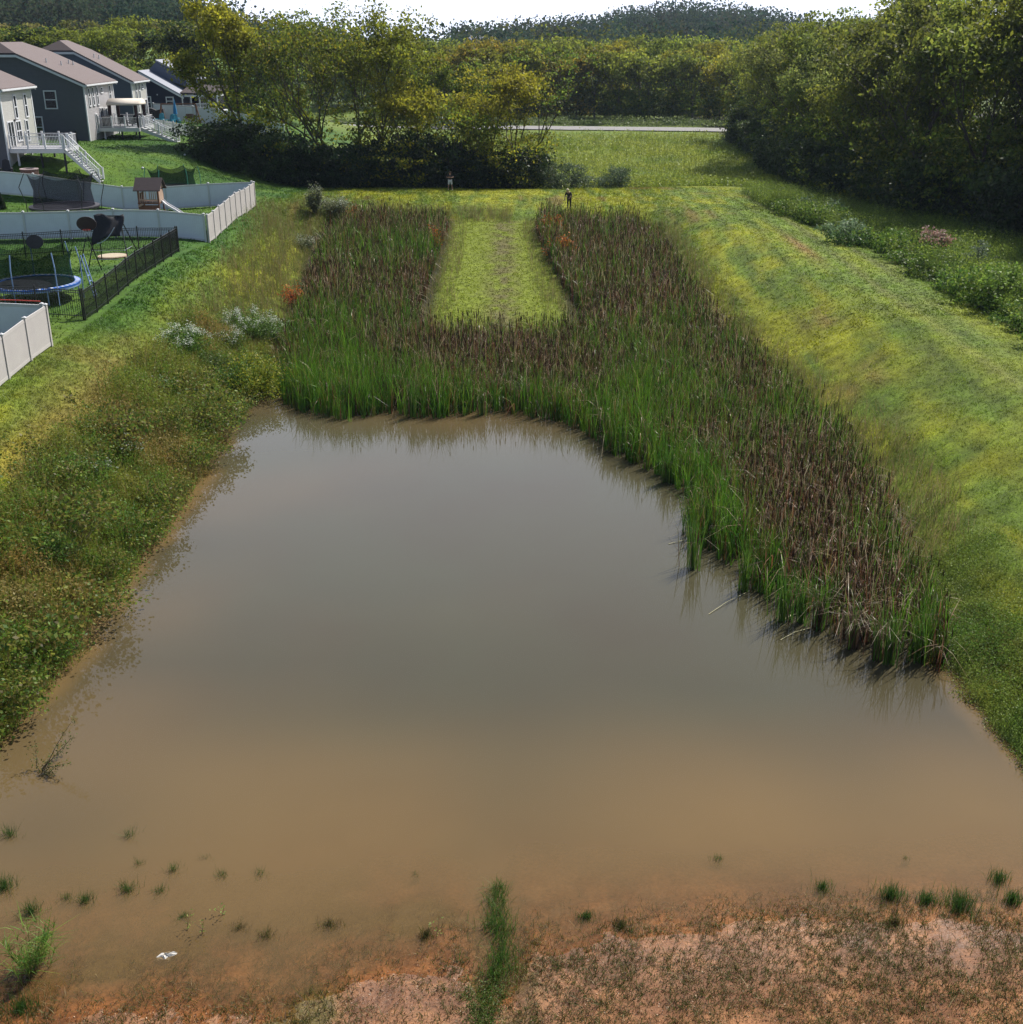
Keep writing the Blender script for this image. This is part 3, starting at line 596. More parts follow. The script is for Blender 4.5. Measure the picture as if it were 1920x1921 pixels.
def weeds():
    def kl(x, y):
        s = sdist(x, y, TOE)+.55*(vn(x, y, 1.7, 5)-.5); lim = 3.4+2.2*(fbm(x, y, 5, 101)-.5)
        return ((s > -.5)*ss(lim+1.2, lim-.6, s)*(x < 0)*(y < 64))*1.
    weedpatch('bank_weeds', 'leafy olive and russet weeds covering the left bank of the pond', 14500, samp_box(-21, -12.0, 18, 64, kl),
      lambda x, y: .08+1.6*fbm(x, y, 1.9, 103)**1.8+.5*(fbm(x, y, .7, 104)), lambda x, y: mixn(x, y, [(.06, .14, .014), (.13, .20, .018), (.17, .17, .02), (.07, .16, .016), (.11, .18, .018), (.24, .15, .035), (.22, .18, .05)], 2.6, 105),
      .098, 14, .42, .13, 2.2, .8, [(.14, .18, .02), (.22, .17, .03), (.09, .17, .015), (.26, .20, .08)])
    def kr(x, y):
        s = sdist(x, y, TOE)+.55*(vn(x, y, 1.7, 5)-.5)
        return ((s > -.7)*ss(3.0, 1.3, s)*(x > 0)*(y < 37))*1.
    weedpatch('water_edge_weeds', 'bright small leaved weeds along the right edge of the pond', 5200, samp_box(11.5, 19, 17, 37, kr),
      lambda x, y: .15+.6*fbm(x, y, 1.6, 113)**1.4, lambda x, y: mixn(x, y, [(.08, .16, .018), (.14, .21, .024), (.18, .22, .03), (.09, .15, .02)], 1.5, 115),
      .055, 16, .5, .13, .6, .6, [(.08, .12, .02), (.12, .13, .03)])
    def kt(x, y):
        s = sdist(x, y, TOE); a = (s > -.5)*ss(2.1, .7, s)*(x > 0)*(y > 36)*(y < 100); b = (s > -.5)*ss(5.2, 2.0, s)*(x < 0)*(y >= 62)*(y < 104)
        xe_ = ss(100, 68, y); e = ((x > -5.8) & (x < -3.7) | (x > .9+1.*xe_) & (x < 2.4+1.8*xe_))*(y > 68)*(y < 101)*.35
        return (a*.8+b*.9+e)*1.
    weedpatch('rough_grass', 'tall rough grass and weeds fringing the cattail beds', 9000, samp_box(-21, 20, 36, 104, kt),
      lambda x, y: (.25+.45*fbm(x, y, 2.5, 123))*np.where(np.abs(x) < 6, .5, 1), lambda x, y: mixn(x, y, [(.06, .11, .02), (.12, .15, .025), (.14, .13, .05), (.07, .12, .02)], 3, 125),
      .085, 4, .4, .16, 5.0, 1.05, [(.09, .14, .02), (.17, .13, .05), (.14, .16, .03), (.22, .16, .08)])
    def kw(x, y):
        e = 26.0-ss(85, 106, y)*3.4; return ((x > e+.7*(vn(x, y, 2.2, 131)-.5))*(x < 42)*(y > 50)*(y < 119))*1.
    weedpatch('ditch_weeds', 'shoulder high green weeds between the mown bank and the woods', 22000, samp_box(22, 42, 50, 120, kw),
      lambda x, y: .65+1.7*fbm(x, y, 3., 133)**1.3, lambda x, y: mixn(x, y, [(.08, .15, .018), (.17, .25, .025), (.23, .31, .03), (.11, .18, .025), (.25, .28, .04)], 4, 135),
      .13, 9, .45, .2, 2.5, .9, [(.09, .15, .02), (.13, .17, .03), (.07, .12, .02)])
    def km(x, y): return ((y > 123)*(x > -8)*(x < 37)*ss(210, 190, y))*np.where(y < 150, 1, .6)
    weedpatch('meadow_growth', 'sunlit yellow green meadow plants beyond the far bank', 15000, samp_box(-10, 38, 123, 210, km),
      lambda x, y: .3+.8*fbm(x, y, 6, 143)**1.2, lambda x, y: mixn(x, y, [(.12, .19, .02), (.22, .27, .03), (.26, .29, .035), (.15, .21, .02)], 7, 145),
      .30, 5, .4, .4, 1.0, .9, [(.14, .18, .02), (.10, .14, .02)])
    def kv(x, y): return ((y > road_y(x)+4)*(y < road_y(x)+12))*1.
    weedpatch('roadside_growth', 'pale brush growing along the far side of the road', 3500, samp_box(-60, 60, 205, 245, kv),
      lambda x, y: .5+1.2*fbm(x, y, 5, 153), lambda x, y: mixn(x, y, [(.05, .08, .02), (.10, .14, .04), (.13, .17, .05)], 4, 155), .4, 6, .5, .5)
weeds()

def shallows():
    """sprigs and stubble over the mud flat at the near end"""
    n = 21000; x = rng.uniform(-11, 12, n*4); y = rng.uniform(14.5, 20.3, n*4); z = H(x, y)
    cl = fbm(x, y, .9, 161); p = ss(.15, .60, cl)*ss(20.2, 18.6, y+.9*(fbm(x, y, 3, 163)-.5)-ss(-1, 8, x)*.6)*(np.where(x < .0, .65, 1.))
    k = rng.uniform(size=len(x)) < p; x = x[k][:n]; y = y[k][:n]; z = z[k][:n]; n = len(x); parts = []
    for b in range(4):
        base = np.stack([x+rng.normal(0, .03, n), y+rng.normal(0, .03, n), z], 1)
        c = pal(n, [(.05, .075, .010), (.11, .10, .02), (.10, .045, .02), (.03, .05, .008), (.34, .28, .15)], (.3, .22, .2, .2, .08), .35)
        parts.append(blades(base, rng.uniform(.03, .15, n), rng.uniform(.007, .016, n), c, None, .7, .6, 2))
    m = 14000; xx = rng.uniform(-9, 12, m*3); yy = rng.uniform(14.5, 18.2, m*3); zz = H(xx, yy); k = zz > -.02; xx = xx[k][:m]; yy = yy[k][:m]; zz = zz[k][:m]; m = len(xx)
    parts.append(cards(np.stack([xx, yy, zz+.012], 1), rng.uniform(.02, .05, m), pal(m, [(.40, .27, .17), (.55, .42, .30), (.12, .06, .03), (.20, .10, .05), (.08, .05, .03)], var=.35), 1.2, .6))
    v, f, c = merge(*parts); tag(link('mud_sprigs', npmesh('mud_sprigs', v, f, c), M_weed), 'sparse sprigs and dry litter on the orange mud flat', 'plants', kind='stuff')
    # single tufts
    T = [(19,1568,.22,.5),(243,1568,.2,.35),(260,1620,.14,.2),(326,1632,.2,.3),(418,1642,.2,.25),(489,1640,.25,.2),(386,1610,.12,.15),(240,1670,.3,.4),(300,1672,.18,.25),(160,1690,.25,.4),(125,1685,.25,.25),(60,1710,.35,.5),(10,1665,.35,.6),(205,1155,.18,.4),(1348,1612,.16,.2),(800,1755,.22,.35),(620,1735,.3,.3),(450,1740,.3,.2),(500,1755,.3,.25),(1165,1735,.3,.3),(1545,1665,.35,.35),(1670,1680,.38,.6),(1800,1700,.6,.7),(1740,1690,.35,.4),(1875,1650,.3,.5),(1900,1690,.3,.5),(1680,1735,.3,.4),(1100,1720,.25,.25),(40,1895,.5,.5),(345,1720,.2,.2),(780,1640,.1,.1),(1700,1610,.1,.1)]
    where = ['beyond the left bubbles of submerged grass','standing alone out in the water left of centre','tiny and faint just under the lone left one','of three in a row, the leftmost','of three in a row, the middle one','of three in a row, the rightmost','barely breaking the surface above the left row','wide and dark in the murky shallows at left','beside the wide dark one at lower left','leaning left of the murky patch','half sunken at the lower left','above the bamboo like grass at lower left','cut by the left edge of the picture','beside the left bank weeds in open water','tiny, alone in open water right of centre','with broad leaves left of the green runnel','brown and submerged left of the runnel','reddish in the shallows above the rock','brownish next to the reddish one','small, right of the green runnel','in murky water right of centre','tall and dark, right of centre at the mud edge','largest of those near the lower right corner','left of the largest lower right one','at the right edge with broad leaves','below the broad leaved one at the right edge','directly below the tall dark one','low, at the mud edge right of the runnel','bright and grassy in the lower left corner','spindly beside the pale rock','hair thin, right of the three in a row','hair thin, far out on the right']
    for (px, py, r, h), wl in zip(T, where):
        if True:
            x0, y0 = PZ(px, py, 0); zb = Hs(x0, y0); n = int(90+420*r); rr = np.abs(rng.normal(0, r*.5, n)); aa = rng.uniform(0, 6.28, n)
            base = np.stack([rr*np.cos(aa), rr*np.sin(aa)*.8, np.zeros(n)], 1)
            dark = [(.02, .055, .01), (.03, .08, .012), (.05, .10, .015)] if py not in (1740, 1735, 1755) else [(.07, .055, .02), (.06, .08, .015), (.10, .07, .03)]
            dpt = max(0, -zb)
            v, f, c = blades(base, (h*.55+dpt)*rng.uniform(.5, 1.15, n), np.full(n, .012), pal(n, dark), None, .16, .25, 3)
            o = link('grass_tuft', npmesh('grass_tuft', v, f, c), M_grass); o.location = (x0, y0, zb)
            tag(o, 'grass tuft '+wl, 'grass tuft', 'grass tufts in the shallow water')
shallows()

# green runnel plants in the middle of the mud
def runnel():
    n = 2300; t = rng.uniform(0, 1, n); y = 20.4-4.4*t; x = -.30-.05*(18-y)*0+rng.normal(0, .12+.16*t, n)-.25*ss(18.5, 16, y)
    z = H(x, y); b = np.stack([x, y, z], 1); g = ss(.40, .62, fbm(x, y, .55, 171)+.12*(1-t)); k = rng.uniform(size=n) < .1+g; b = b[k]; m = len(b)
    hh = np.where(b[:, 1] > 17.6, rng.uniform(.25, .5, m), rng.uniform(.06, .2, m))
    p = [blades(b, hh, np.full(m, .014), pal(m, [(.035, .10, .012), (.06, .13, .015), (.03, .07, .01)]), None, .2, .35, 3)]
    k = b[:, 1] < 18.4; bb = b[k]; m = len(bb)
    for _ in range(4): p.append(cards(bb+np.stack([rng.normal(0, .08, m), rng.normal(0, .08, m), rng.uniform(.02, .16, m)], 1), np.full(m, .045), pal(m, [(.05, .10, .012), (.08, .13, .02), (.10, .10, .02)]), .8, .45))
    v, f, c = merge(*p); tag(link('runnel_grass', npmesh('runnel_grass', v, f, c), M_grass), 'strip of green grass growing down the narrow runnel in the mud', 'grass', kind='stuff')
runnel()

def bamboo_grass():
    x0, y0 = PZ(62, 1822, 0); z0 = Hs(x0, y0); e = empty('bamboo_grass', (x0, y0, z0), 'bright bamboo like grass clump at the lower left water edge', 'grass clump'); n = 34; segs = []; p = []
    for i in range(n):
        a = rng.uniform(0, 6.28); r = abs(rng.normal(0, .16)); b = np.array([r*math.cos(a), r*math.sin(a), -.02]); L = rng.uniform(.6, 1.15); d = np.array([math.cos(a)*.35, math.sin(a)*.35, 1.]); d /= np.linalg.norm(d)
        segs.append((b, b+d*L, .007, .003)); m = 16; t = rng.uniform(.25, 1, m)[:, None]
        p.append(blades(b+d*L*t, np.full(m, .20), np.full(m, .02), pal(m, [(.09, .19, .02), (.14, .22, .03), (.06, .15, .02)]), None, 1.0, .8, 2))
    v, f = tubes(segs, 4); link('stem', npmesh('stem', v, f, np.tile([.22, .2, .07], (len(v), 1))), M_grass, e)
    v, f, c = merge(*p); link('foliage', npmesh('foliage', v, f, c), M_grass, e)
bamboo_grass()
def snag():
    x0, y0 = PZ(75, 1445, 0); e = empty('water_sapling', (x0, y0, -.05), 'leafy branch sapling poking out of the water by the left bank', 'sapling'); segs = []; cs = []
    for (a, L, el) in ((.25, 1.25, .75), (.5, 1.5, .9), (-.2, .8, .5), (2.4, .6, 1.0), (.9, .9, .4), (-.6, .6, .3)):
        d = np.array([math.cos(a)*math.cos(el), math.sin(a)*math.cos(el), math.sin(el)]); q = np.zeros(3)
        for k in range(4):
            q2 = q+d*L/4+rng.normal(0, .03, 3); segs.append((q, q2, .012-.002*k, .010-.002*k)); q = q2; cs.append(q+rng.normal(0, .06, (22, 3)))
    v, f = tubes(segs, 4); link('stem', npmesh('stem', v, f), M_bark, e)
    c = np.concatenate(cs); v, f, cc = cards(c, rng.uniform(.04, .09, len(c)), pal(len(c), [(.06, .11, .02), (.12, .14, .05), (.10, .08, .03)]), .3, .4); link('foliage', npmesh('foliage', v, f, cc), M_weed, e)
    for (px, py, h, lab) in ((350, 1742, .5, 'spindly seedling with pale leaves left of centre in the shallows'), (378, 1752, .45, 'spreading seedling with yellowish leaves beside the pale rock'), (415, 1718, .4, 'small upright seedling with two bright leaves'), (818, 1762, .5, 'upright seedling left of the green runnel')):
        x0, y0 = PZ(px, py, 0); e = empty('seedling', (x0, y0, Hs(x0, y0)), lab, 'seedling', 'seedlings on the mud flat')
        s = [(np.zeros(3), np.array([.03, .02, h*.5]), .006, .005), (np.array([.03, .02, h*.5]), np.array([.08, -.02, h]), .005, .003), (np.array([.03, .02, h*.5]), np.array([-.12, .03, h*.8]), .004, .003)]
        v, f = tubes(s, 4); link('stem', npmesh('stem', v, f), M_bark, e); c = np.array([[.08, -.02, h], [-.12, .03, h*.8], [.03, .02, h*.5]])[rng.integers(0, 3, 16)]+rng.normal(0, .045, (16, 3))
        v, f, cc = cards(c, .075, pal(16, [(.16, .24, .05), (.22, .25, .06)]), .6, .4); link('leaf_cluster', npmesh('leaf_cluster', v, f, cc), M_weed, e)
snag()
def rock():
    x0, y0 = PZ(312, 1790, .03); v = []; mb = MB(); mb.ball((0, 0, .02), .17, 14, 9, (1.15, .6, .42)); mb.v = [(x*(1+.35*R.uniform(-1, 1)*(z > 0)), y*(1+.3*R.uniform(-1, 1)), z*(1+.4*R.uniform(-1, 1))) for x, y, z in mb.v]
    o = mb.build('rock', M_rock, None, 0, False); o.location = (x0, y0, Hs(x0, y0)+.03); o.rotation_euler = (0, 0, .3); tag(o, 'jagged pale rock sitting in the shallow water', 'rock')
rock()
def fallen_reeds():
    L = [(1255,1020,1325,1008,.02,'pale fallen reed floating left of the reed bed tip'),(1330,1152,1400,1112,.016,'long green brown reed leaf floating before the gap'),(1475,1160,1500,1152,.05,'short wide pinkish dead reed in front of a green clump'),(1465,1200,1520,1178,.018,'thin reed leaf floating at the foot of the tall clump'),(1270,880,1308,912,.03,'pale bent reed at the corner of the reed bed')]
    for ax, ay, bx, by, w, lab in L:
        a = PZ(ax, ay, .02); b = PZ(bx, by, .02); mb = MB(); m = ((a[0]+b[0])/2, (a[1]+b[1])/2+.06)
        mb.bar((a[0], a[1], .012), (m[0], m[1], .05), w, .01).bar((m[0], m[1], .05), (b[0], b[1], .02), w, .01)
        tag(mb.build('fallen_reed', mat('dry reed', (.42, .36, .22), (.3, .3, .15), 9, .7)), lab, 'reed', 'dead reeds floating by the cattails')
fallen_reeds()

# ------------------------------------------------------------ trees
def skeleton(h, spread, seed, trunks=1, fork=.3, levels=4, nb=3, r0=.22, lean=0, up=.45):
    r = random.Random(seed); segs = []; tips = []
    def grow(p, d, L, rad, lev):
        k = 3 if lev == 0 else 2; q = p; rr = rad
        for i in range(k):
            d = (d+Vector((r.gauss(0, .13), r.gauss(0, .13), r.gauss(0, .06)+.04*lev))).normalized()
            q2 = q+d*(L/k); r2 = rr*.86; segs.append((np.array(q), np.array(q2), rr, r2)); q = q2; rr = r2
            if lev >= 1: tips.append((np.array(q), lev))
        if lev >= levels: return
        n = nb if lev else nb+1; a0 = r.uniform(0, 6.28)
        for i in range(n):
            a = a0+6.28*i/n+r.gauss(0, .35); tilt = r.uniform(.35, .85)*spread
            u = Vector((math.cos(a), math.sin(a), 0)); nd = (d*math.cos(tilt)+u*math.sin(tilt)+Vector((0, 0, up*.35))).normalized()
            grow(q, nd, L*r.uniform(.58, .82)*(1.15 if lev == 0 else 1), rr*r.uniform(.55, .72), lev+1)
    for t in range(trunks):
        a = r.uniform(0, 6.28); off = .35*(trunks > 1); tl = (lean if lean else (.3 if trunks > 1 else .04))
        grow(Vector((off*math.cos(a), off*math.sin(a), -.3)), Vector((math.sin(tl)*math.cos(a), math.sin(tl)*math.sin(a), math.cos(tl))), h*fork, r0*(1 if trunks == 1 else .75), 0)
    zmax = max(s[1][2] for s in segs); k = h*.97/zmax
    segs = [(a*k, b*k, ra, rb) for a, b, ra, rb in segs]; tips = [(p*k, l) for p, l in tips]
    return segs, tips
def tree_meshes(seed, h, spread=1., trunks=1, leaves=9000, size=.24, cols=((.05, .09, .012),), probs=None, top=None, r0=.22, fork=.3, levels=4, nb=3, bare=0, fill=0, low=0, lean=0, clus=.75):
    segs, tips = skeleton(h, spread, seed, trunks, fork, levels, nb, r0, lean)
    v, f = tubes(segs, 6); tm = npmesh('trunk', v, f, None, True)
    T = np.array([p for p, l in tips if l >= 1 and p[2] > h*.2]); w = rng.uniform(.3, 1, len(T))**1.5
    if bare: w = w*np.clip(1.3-(T[:, 2]/h)*bare*1.25, .04, 1)
    if low:   # drooping skirt of foliage near the ground
        m = int(len(T)*low); a = rng.uniform(0, 6.28, m); rr = rng.uniform(.35, 1, m)*np.percentile(np.hypot(T[:, 0], T[:, 1]), 85)
        T = np.concatenate([T, np.stack([rr*np.cos(a), rr*np.sin(a), rng.uniform(.08, .45, m)*h], 1)]); w = np.concatenate([w, rng.uniform(.3, 1, m)])
    leaves = int(leaves*.8); size = size*1.38; clus = clus*.52; w = w*rng.choice([.15, .7, 1.6], len(T)); i = rng.choice(len(T), leaves, p=w/w.sum()); c = T[i]+rng.normal(0, 1, (leaves, 3))*np.array([clus, clus, clus*.5])
    c[:, 2] = np.maximum(c[:, 2], .15)
    cl = pal(leaves, cols, probs, .3); cluv = rng.uniform(.6, 1.35, len(T))[i][:, None]; cl = cl*cluv
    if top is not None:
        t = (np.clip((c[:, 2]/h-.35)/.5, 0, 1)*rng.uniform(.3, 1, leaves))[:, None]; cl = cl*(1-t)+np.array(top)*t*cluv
    v, f, cc = cards(c, size*rng.uniform(.6, 1.3, leaves), cl, .35, .62)
    return tm, npmesh('crown', v, f, cc)
def put_tree(ms, x, y, label, group, s=1., rz=0, sz=None, name='tree', cat='tree', z=None, cm=None):
    e = empty(name, (x, y, (Hs(x, y) if z is None else z)-.1), label, cat, group, rz); e.scale = (s, s, sz or s)
    link('trunk', ms[0], M_bark, e); link('crown', ms[1], cm or M_leaf, e)
    return e
YG = [(.16, .165, .011), (.11, .14, .011), (.06, .095, .011), (.20, .18, .012)]
GR = [(.05, .085, .011), (.075, .115, .013), (.11, .14, .015), (.15, .16, .016)]
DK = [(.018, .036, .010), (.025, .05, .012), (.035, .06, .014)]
def central_trees():
    g = 'trees in the copse behind the far bank'
    def py(px, D): return XY(px, D)
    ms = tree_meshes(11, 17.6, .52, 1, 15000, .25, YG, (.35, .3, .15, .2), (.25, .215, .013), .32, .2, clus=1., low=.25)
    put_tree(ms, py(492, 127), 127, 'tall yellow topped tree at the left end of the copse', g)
    ms = tree_meshes(12, 20, .85, 3, 13000, .23, YG, (.15, .4, .35, .1), None, .3, .22, bare=.6, low=.2, clus=.9)
    put_tree(ms, py(652, 128), 128, 'tallest multi trunk tree of the copse with thin bare top twigs', g)
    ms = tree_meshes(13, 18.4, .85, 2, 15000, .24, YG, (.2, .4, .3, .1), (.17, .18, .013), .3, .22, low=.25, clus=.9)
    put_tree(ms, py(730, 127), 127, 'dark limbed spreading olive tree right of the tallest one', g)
    ms = tree_meshes(14, 11.5, .9, 2, 9000, .23, YG, (.35, .3, .15, .2), (.21, .20, .012), .16, .2, low=.3)
    put_tree(ms, py(740, 123), 123, 'lower bright yellow green tree in front of the copse middle', g)
    ms = tree_meshes(15, 9.5, .9, 2, 2600, .22, YG, (.2, .4, .3, .1), None, .16, .3, lean=.55)
    put_tree(ms, py(812, 124), 124, 'small thin leaning tree in front of the road gap', g)
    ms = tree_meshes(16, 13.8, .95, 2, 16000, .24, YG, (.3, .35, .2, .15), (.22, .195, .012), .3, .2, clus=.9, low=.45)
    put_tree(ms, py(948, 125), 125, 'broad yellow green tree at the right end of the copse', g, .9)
    ms = tree_meshes(17, 17.5, .6, 1, 1500, .2, GR, None, None, .17, .3, bare=.6, clus=.5)
    put_tree(ms, py(985, 133), 133, 'nearly bare slender tree rising behind the right end of the copse', g)
    ms = tree_meshes(18, 17.0, .8, 2, 8500, .23, GR, None, None, .18, .22, bare=.4, low=.2)
    put_tree(ms, py(560, 134), 134, 'grey green thinning tree behind the copse left of centre', g)
    ms = tree_meshes(19, 14.5, .8, 1, 9000, .23, GR, None, None, .18, .22, low=.35)
    put_tree(ms, py(850, 140), 140, 'plain green tree behind the gap over the leaning trunks', g)
    # dark understorey
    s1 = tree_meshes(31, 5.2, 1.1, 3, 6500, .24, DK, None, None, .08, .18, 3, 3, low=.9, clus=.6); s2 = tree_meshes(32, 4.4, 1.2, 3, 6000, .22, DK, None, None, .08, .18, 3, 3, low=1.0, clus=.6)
    g = 'dark bushes under the copse'
    labs = ['dark bush at the left foot of the yellow topped tree','dark bush right behind the white fence corner','black green bush under the left part of the copse','rounded dark bush right of the yellow topped tree','tall dark bush under the tallest tree','dark bush in the deepest shade under the tallest tree','low dark bush under the dark limbed tree','dark bush below the bright yellow green tree','dark bush left of the man in white shorts','dark bush just behind the man in white shorts','dark bush right of the man in white shorts','pale speckled dark bush under the broad right tree','dark bush at the right foot of the broad tree','last dark bush at the right end of the copse']
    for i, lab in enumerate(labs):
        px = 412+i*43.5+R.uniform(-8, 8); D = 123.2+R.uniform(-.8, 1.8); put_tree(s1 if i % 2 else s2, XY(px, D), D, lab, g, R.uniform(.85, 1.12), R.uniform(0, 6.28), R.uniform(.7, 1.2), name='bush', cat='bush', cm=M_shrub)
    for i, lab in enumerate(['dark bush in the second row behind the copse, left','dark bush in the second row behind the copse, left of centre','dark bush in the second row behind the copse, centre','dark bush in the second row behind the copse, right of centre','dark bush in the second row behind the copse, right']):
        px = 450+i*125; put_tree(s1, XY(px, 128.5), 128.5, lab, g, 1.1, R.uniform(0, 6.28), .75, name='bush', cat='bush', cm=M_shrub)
    ce = tree_meshes(33, 4.6, .5, 1, 4200, .18, DK, None, None, .09, .2, 4, 4, low=1.2, clus=.45)
    put_tree(ce, XY(428, 120), 120, 'feathery dark cedar at the left tip of the copse', None, 1, name='cedar', cm=M_shrub)
    # grey willows on the bank edge
    w = tree_meshes(34, 3.1, 1.35, 4, 7000, .13, [(.06, .095, .045), (.09, .125, .06), (.045, .07, .03)], None, None, .06, .2, 3, 3, low=1.1, clus=.36)
    x, y = XY(1066, 122.5), 122.5; put_tree(w, x, y, 'larger grey green rounded willow bush behind the far bank', 'round willow bushes on the far bank', 1.0, name='willow_bush', cat='bush', cm=M_shrub)
    x, y = XY(1147, 123.5), 123.5; put_tree(w, x, y, 'smaller darker willow bush right of the larger one', 'round willow bushes on the far bank', .78, 2., name='willow_bush', cat='bush', cm=M_shrub)
central_trees()

def woods():
    P = [tree_meshes(41+i, 18.5+i*.8, .78, 1+(i % 2), 10500, .28, pl, None, tp, .28, .24, low=.3, clus=.95, bare=(.25, 0, .3, .1, .35)[i]) for i, (pl, tp) in enumerate(((GR, (.13, .15, .02)), (GR, (.19, .19, .02)), (DK[1:]+GR[1:], (.10, .13, .02)), (GR, (.13, .14, .035)), (YG[1:3]+GR, (.18, .19, .016))))]  # lighter upper leaf colours stand in for sun on the crown tops
    sh = tree_meshes(51, 6., 1.1, 3, 8000, .25, [(.03, .05, .012), (.045, .075, .014), (.06, .08, .02)], None, None, .09, .18, 3, 3, low=1., clus=.75)
    g = 'trees along the edge of the right hand woods'; desc = ['green', 'yellow tinged', 'dark green', 'greyish', 'olive']
    rows = [(0, 34), (6.5, 26), (13, 20)]; k = 0
    for ri, (off, n) in enumerate(rows):
        for i in range(n):
            y = 84+i*(124/n)+R.uniform(-1.5, 1.5); xe = lin(y, [84, 98, 108, 147, 196, 212], [47, 44.5, 38.5, 38, 40.5, 46])
            x = xe+off+R.uniform(-1.3, 1.3); v = R.choice([0, 1, 2, 3, 4]) if ri else (k*2+R.randint(0, 1)) % 5
            hs = lin(y, [84, 110, 135, 160, 210], [1.12, 1.06, .93, .83, .72])*R.uniform(.74, 1.14)
            side = 'front row' if ri == 0 else ('second row' if ri == 1 else 'back row')
            lab = '%s %s tree of the right woods, %s from near' % (desc[v], side, ['first','second','third','fourth','fifth','sixth','seventh','eighth','ninth','tenth','eleventh','twelfth','thirteenth','fourteenth','fifteenth','sixteenth','seventeenth','eighteenth','nineteenth','twentieth','twenty first','twenty second','twenty third','twenty fourth','twenty fifth','twenty sixth','twenty seventh','twenty eighth','twenty ninth','thirtieth','thirty first','thirty second','thirty third','thirty fourth'][i])
            put_tree(P[v], x, y, lab, g, hs*R.uniform(.9, 1.02), R.uniform(0, 6.28), hs); k += 1
    for i in range(30):
        y = 86+i*4.15+R.uniform(-1, 1); xe = lin(y, [84, 98, 108, 147, 196, 212], [42, 40, 34.5, 34.5, 37.5, 42])
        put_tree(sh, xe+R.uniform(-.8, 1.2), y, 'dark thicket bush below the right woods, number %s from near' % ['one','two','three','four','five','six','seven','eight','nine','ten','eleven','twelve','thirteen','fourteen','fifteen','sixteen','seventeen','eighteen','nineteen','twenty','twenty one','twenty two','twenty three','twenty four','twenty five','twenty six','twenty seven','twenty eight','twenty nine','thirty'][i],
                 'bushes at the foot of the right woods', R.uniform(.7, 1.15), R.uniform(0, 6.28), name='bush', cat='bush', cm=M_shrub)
    # lone shrubs in the weed strip
    S = tree_meshes(61, 2.0, 1.2, 4, 2600, .13, [(.05, .10, .02), (.08, .14, .03)], None, (.2, .26, .16), .04, .2, 3, 3, low=1., clus=.25)
    Rr = tree_meshes(62, 2.6, .8, 3, 2000, .13, [(.20, .07, .045), (.26, .10, .07), (.08, .10, .03)], None, (.35, .22, .2), .04, .22, 3, 3, low=.5, clus=.25)
    Gy = tree_meshes(63, 2.3, .7, 2, 1500, .12, [(.08, .12, .06), (.12, .16, .09)], None, None, .04, .22, 3, 3, low=.4, clus=.22)
    Br = tree_meshes(64, 3., .9, 3, 3000, .16, [(.10, .18, .02), (.14, .22, .03)], None, None, .05, .2, 3, 3, low=.8, clus=.35)
    Ed = tree_meshes(65, 1.75, 1.25, 4, 2600, .15, [(.06, .12, .015), (.10, .17, .02), (.15, .22, .025)], None, None, .04, .2, 3, 3, low=1.1, clus=.34)  # darker leaf greens stand in for the shaded sides of the edge clumps
    nums = ['one','two','three','four','five','six','seven','eight','nine','ten','eleven','twelve','thirteen','fourteen','fifteen','sixteen','seventeen','eighteen','nineteen','twenty','twenty one','twenty two']
    for i in range(22):
        y = 56+i*2.25+R.uniform(-.6, .6); x = 26.9-float(ss(85, 106, y))*3.4+R.uniform(-.4, .7)
        put_tree(Ed, x, y, 'leafy green shrub along the mown edge of the ditch, number %s from near' % nums[i], 'shrubs lining the mown edge of the ditch', R.uniform(.65, 1.1), R.uniform(0, 6.28), R.uniform(.6, 1.1), name='shrub', cat='shrub', cm=M_shrub)
    Wl = tree_meshes(66, .95, 1.4, 4, 2200, .085, [(.06, .12, .014), (.11, .16, .018), (.16, .17, .022), (.13, .11, .025)], None, None, .02, .2, 3, 3, low=1.2, clus=.3)
    for i in range(20):
        y = 25+i*1.55+R.uniform(-.5, .5); x = float(np.interp(y, [18, 26, 34.7, 53, 62], [-14.6, -13.5, -13.2, -13.4, -13.6]))-R.uniform(.65, 1.6)
        put_tree(Wl, x, y, 'low leafy plant hanging over the left waterline, number %s from near' % nums[i], 'leafy plants along the left waterline', R.uniform(.7, 1.3), R.uniform(0, 6.28), R.uniform(.6, 1.1), name='shrub', cat='shrub', cm=M_weed)
    for i in range(14):
        y = 26+i*2.4+R.uniform(-.7, .7); x = R.uniform(-18.2, -15.2)
        put_tree(Wl, x, y, 'clumpy weed bush midway up the left bank, number %s from near' % nums[i], 'weed bushes on the left bank', R.uniform(1.0, 1.6), R.uniform(0, 6.28), R.uniform(1., 1.5), name='shrub', cat='shrub', cm=M_weed)
    for ms, px, yy, lab, s in ((S, 1597, 86, 'pale topped rounded shrub beside the mown bank edge', 1.), (Rr, 1735, 80, 'reddish shrub with pale seed heads standing in the ditch weeds', 1.), (Gy, 1835, 78, 'grey green upright shrub right of the reddish one', 1.), (S, 1545, 101, 'leafy shrub at the corner of the mown bank and the woods', 1.1), (Br, 1915, 63, 'bright green sapling at the right edge of the picture', .9)):
        put_tree(ms, XY(px, yy), yy, lab, 'shrubs among the ditch weeds', s, R.uniform(0, 6), name='shrub', cat='shrub', cm=M_shrub)
woods()

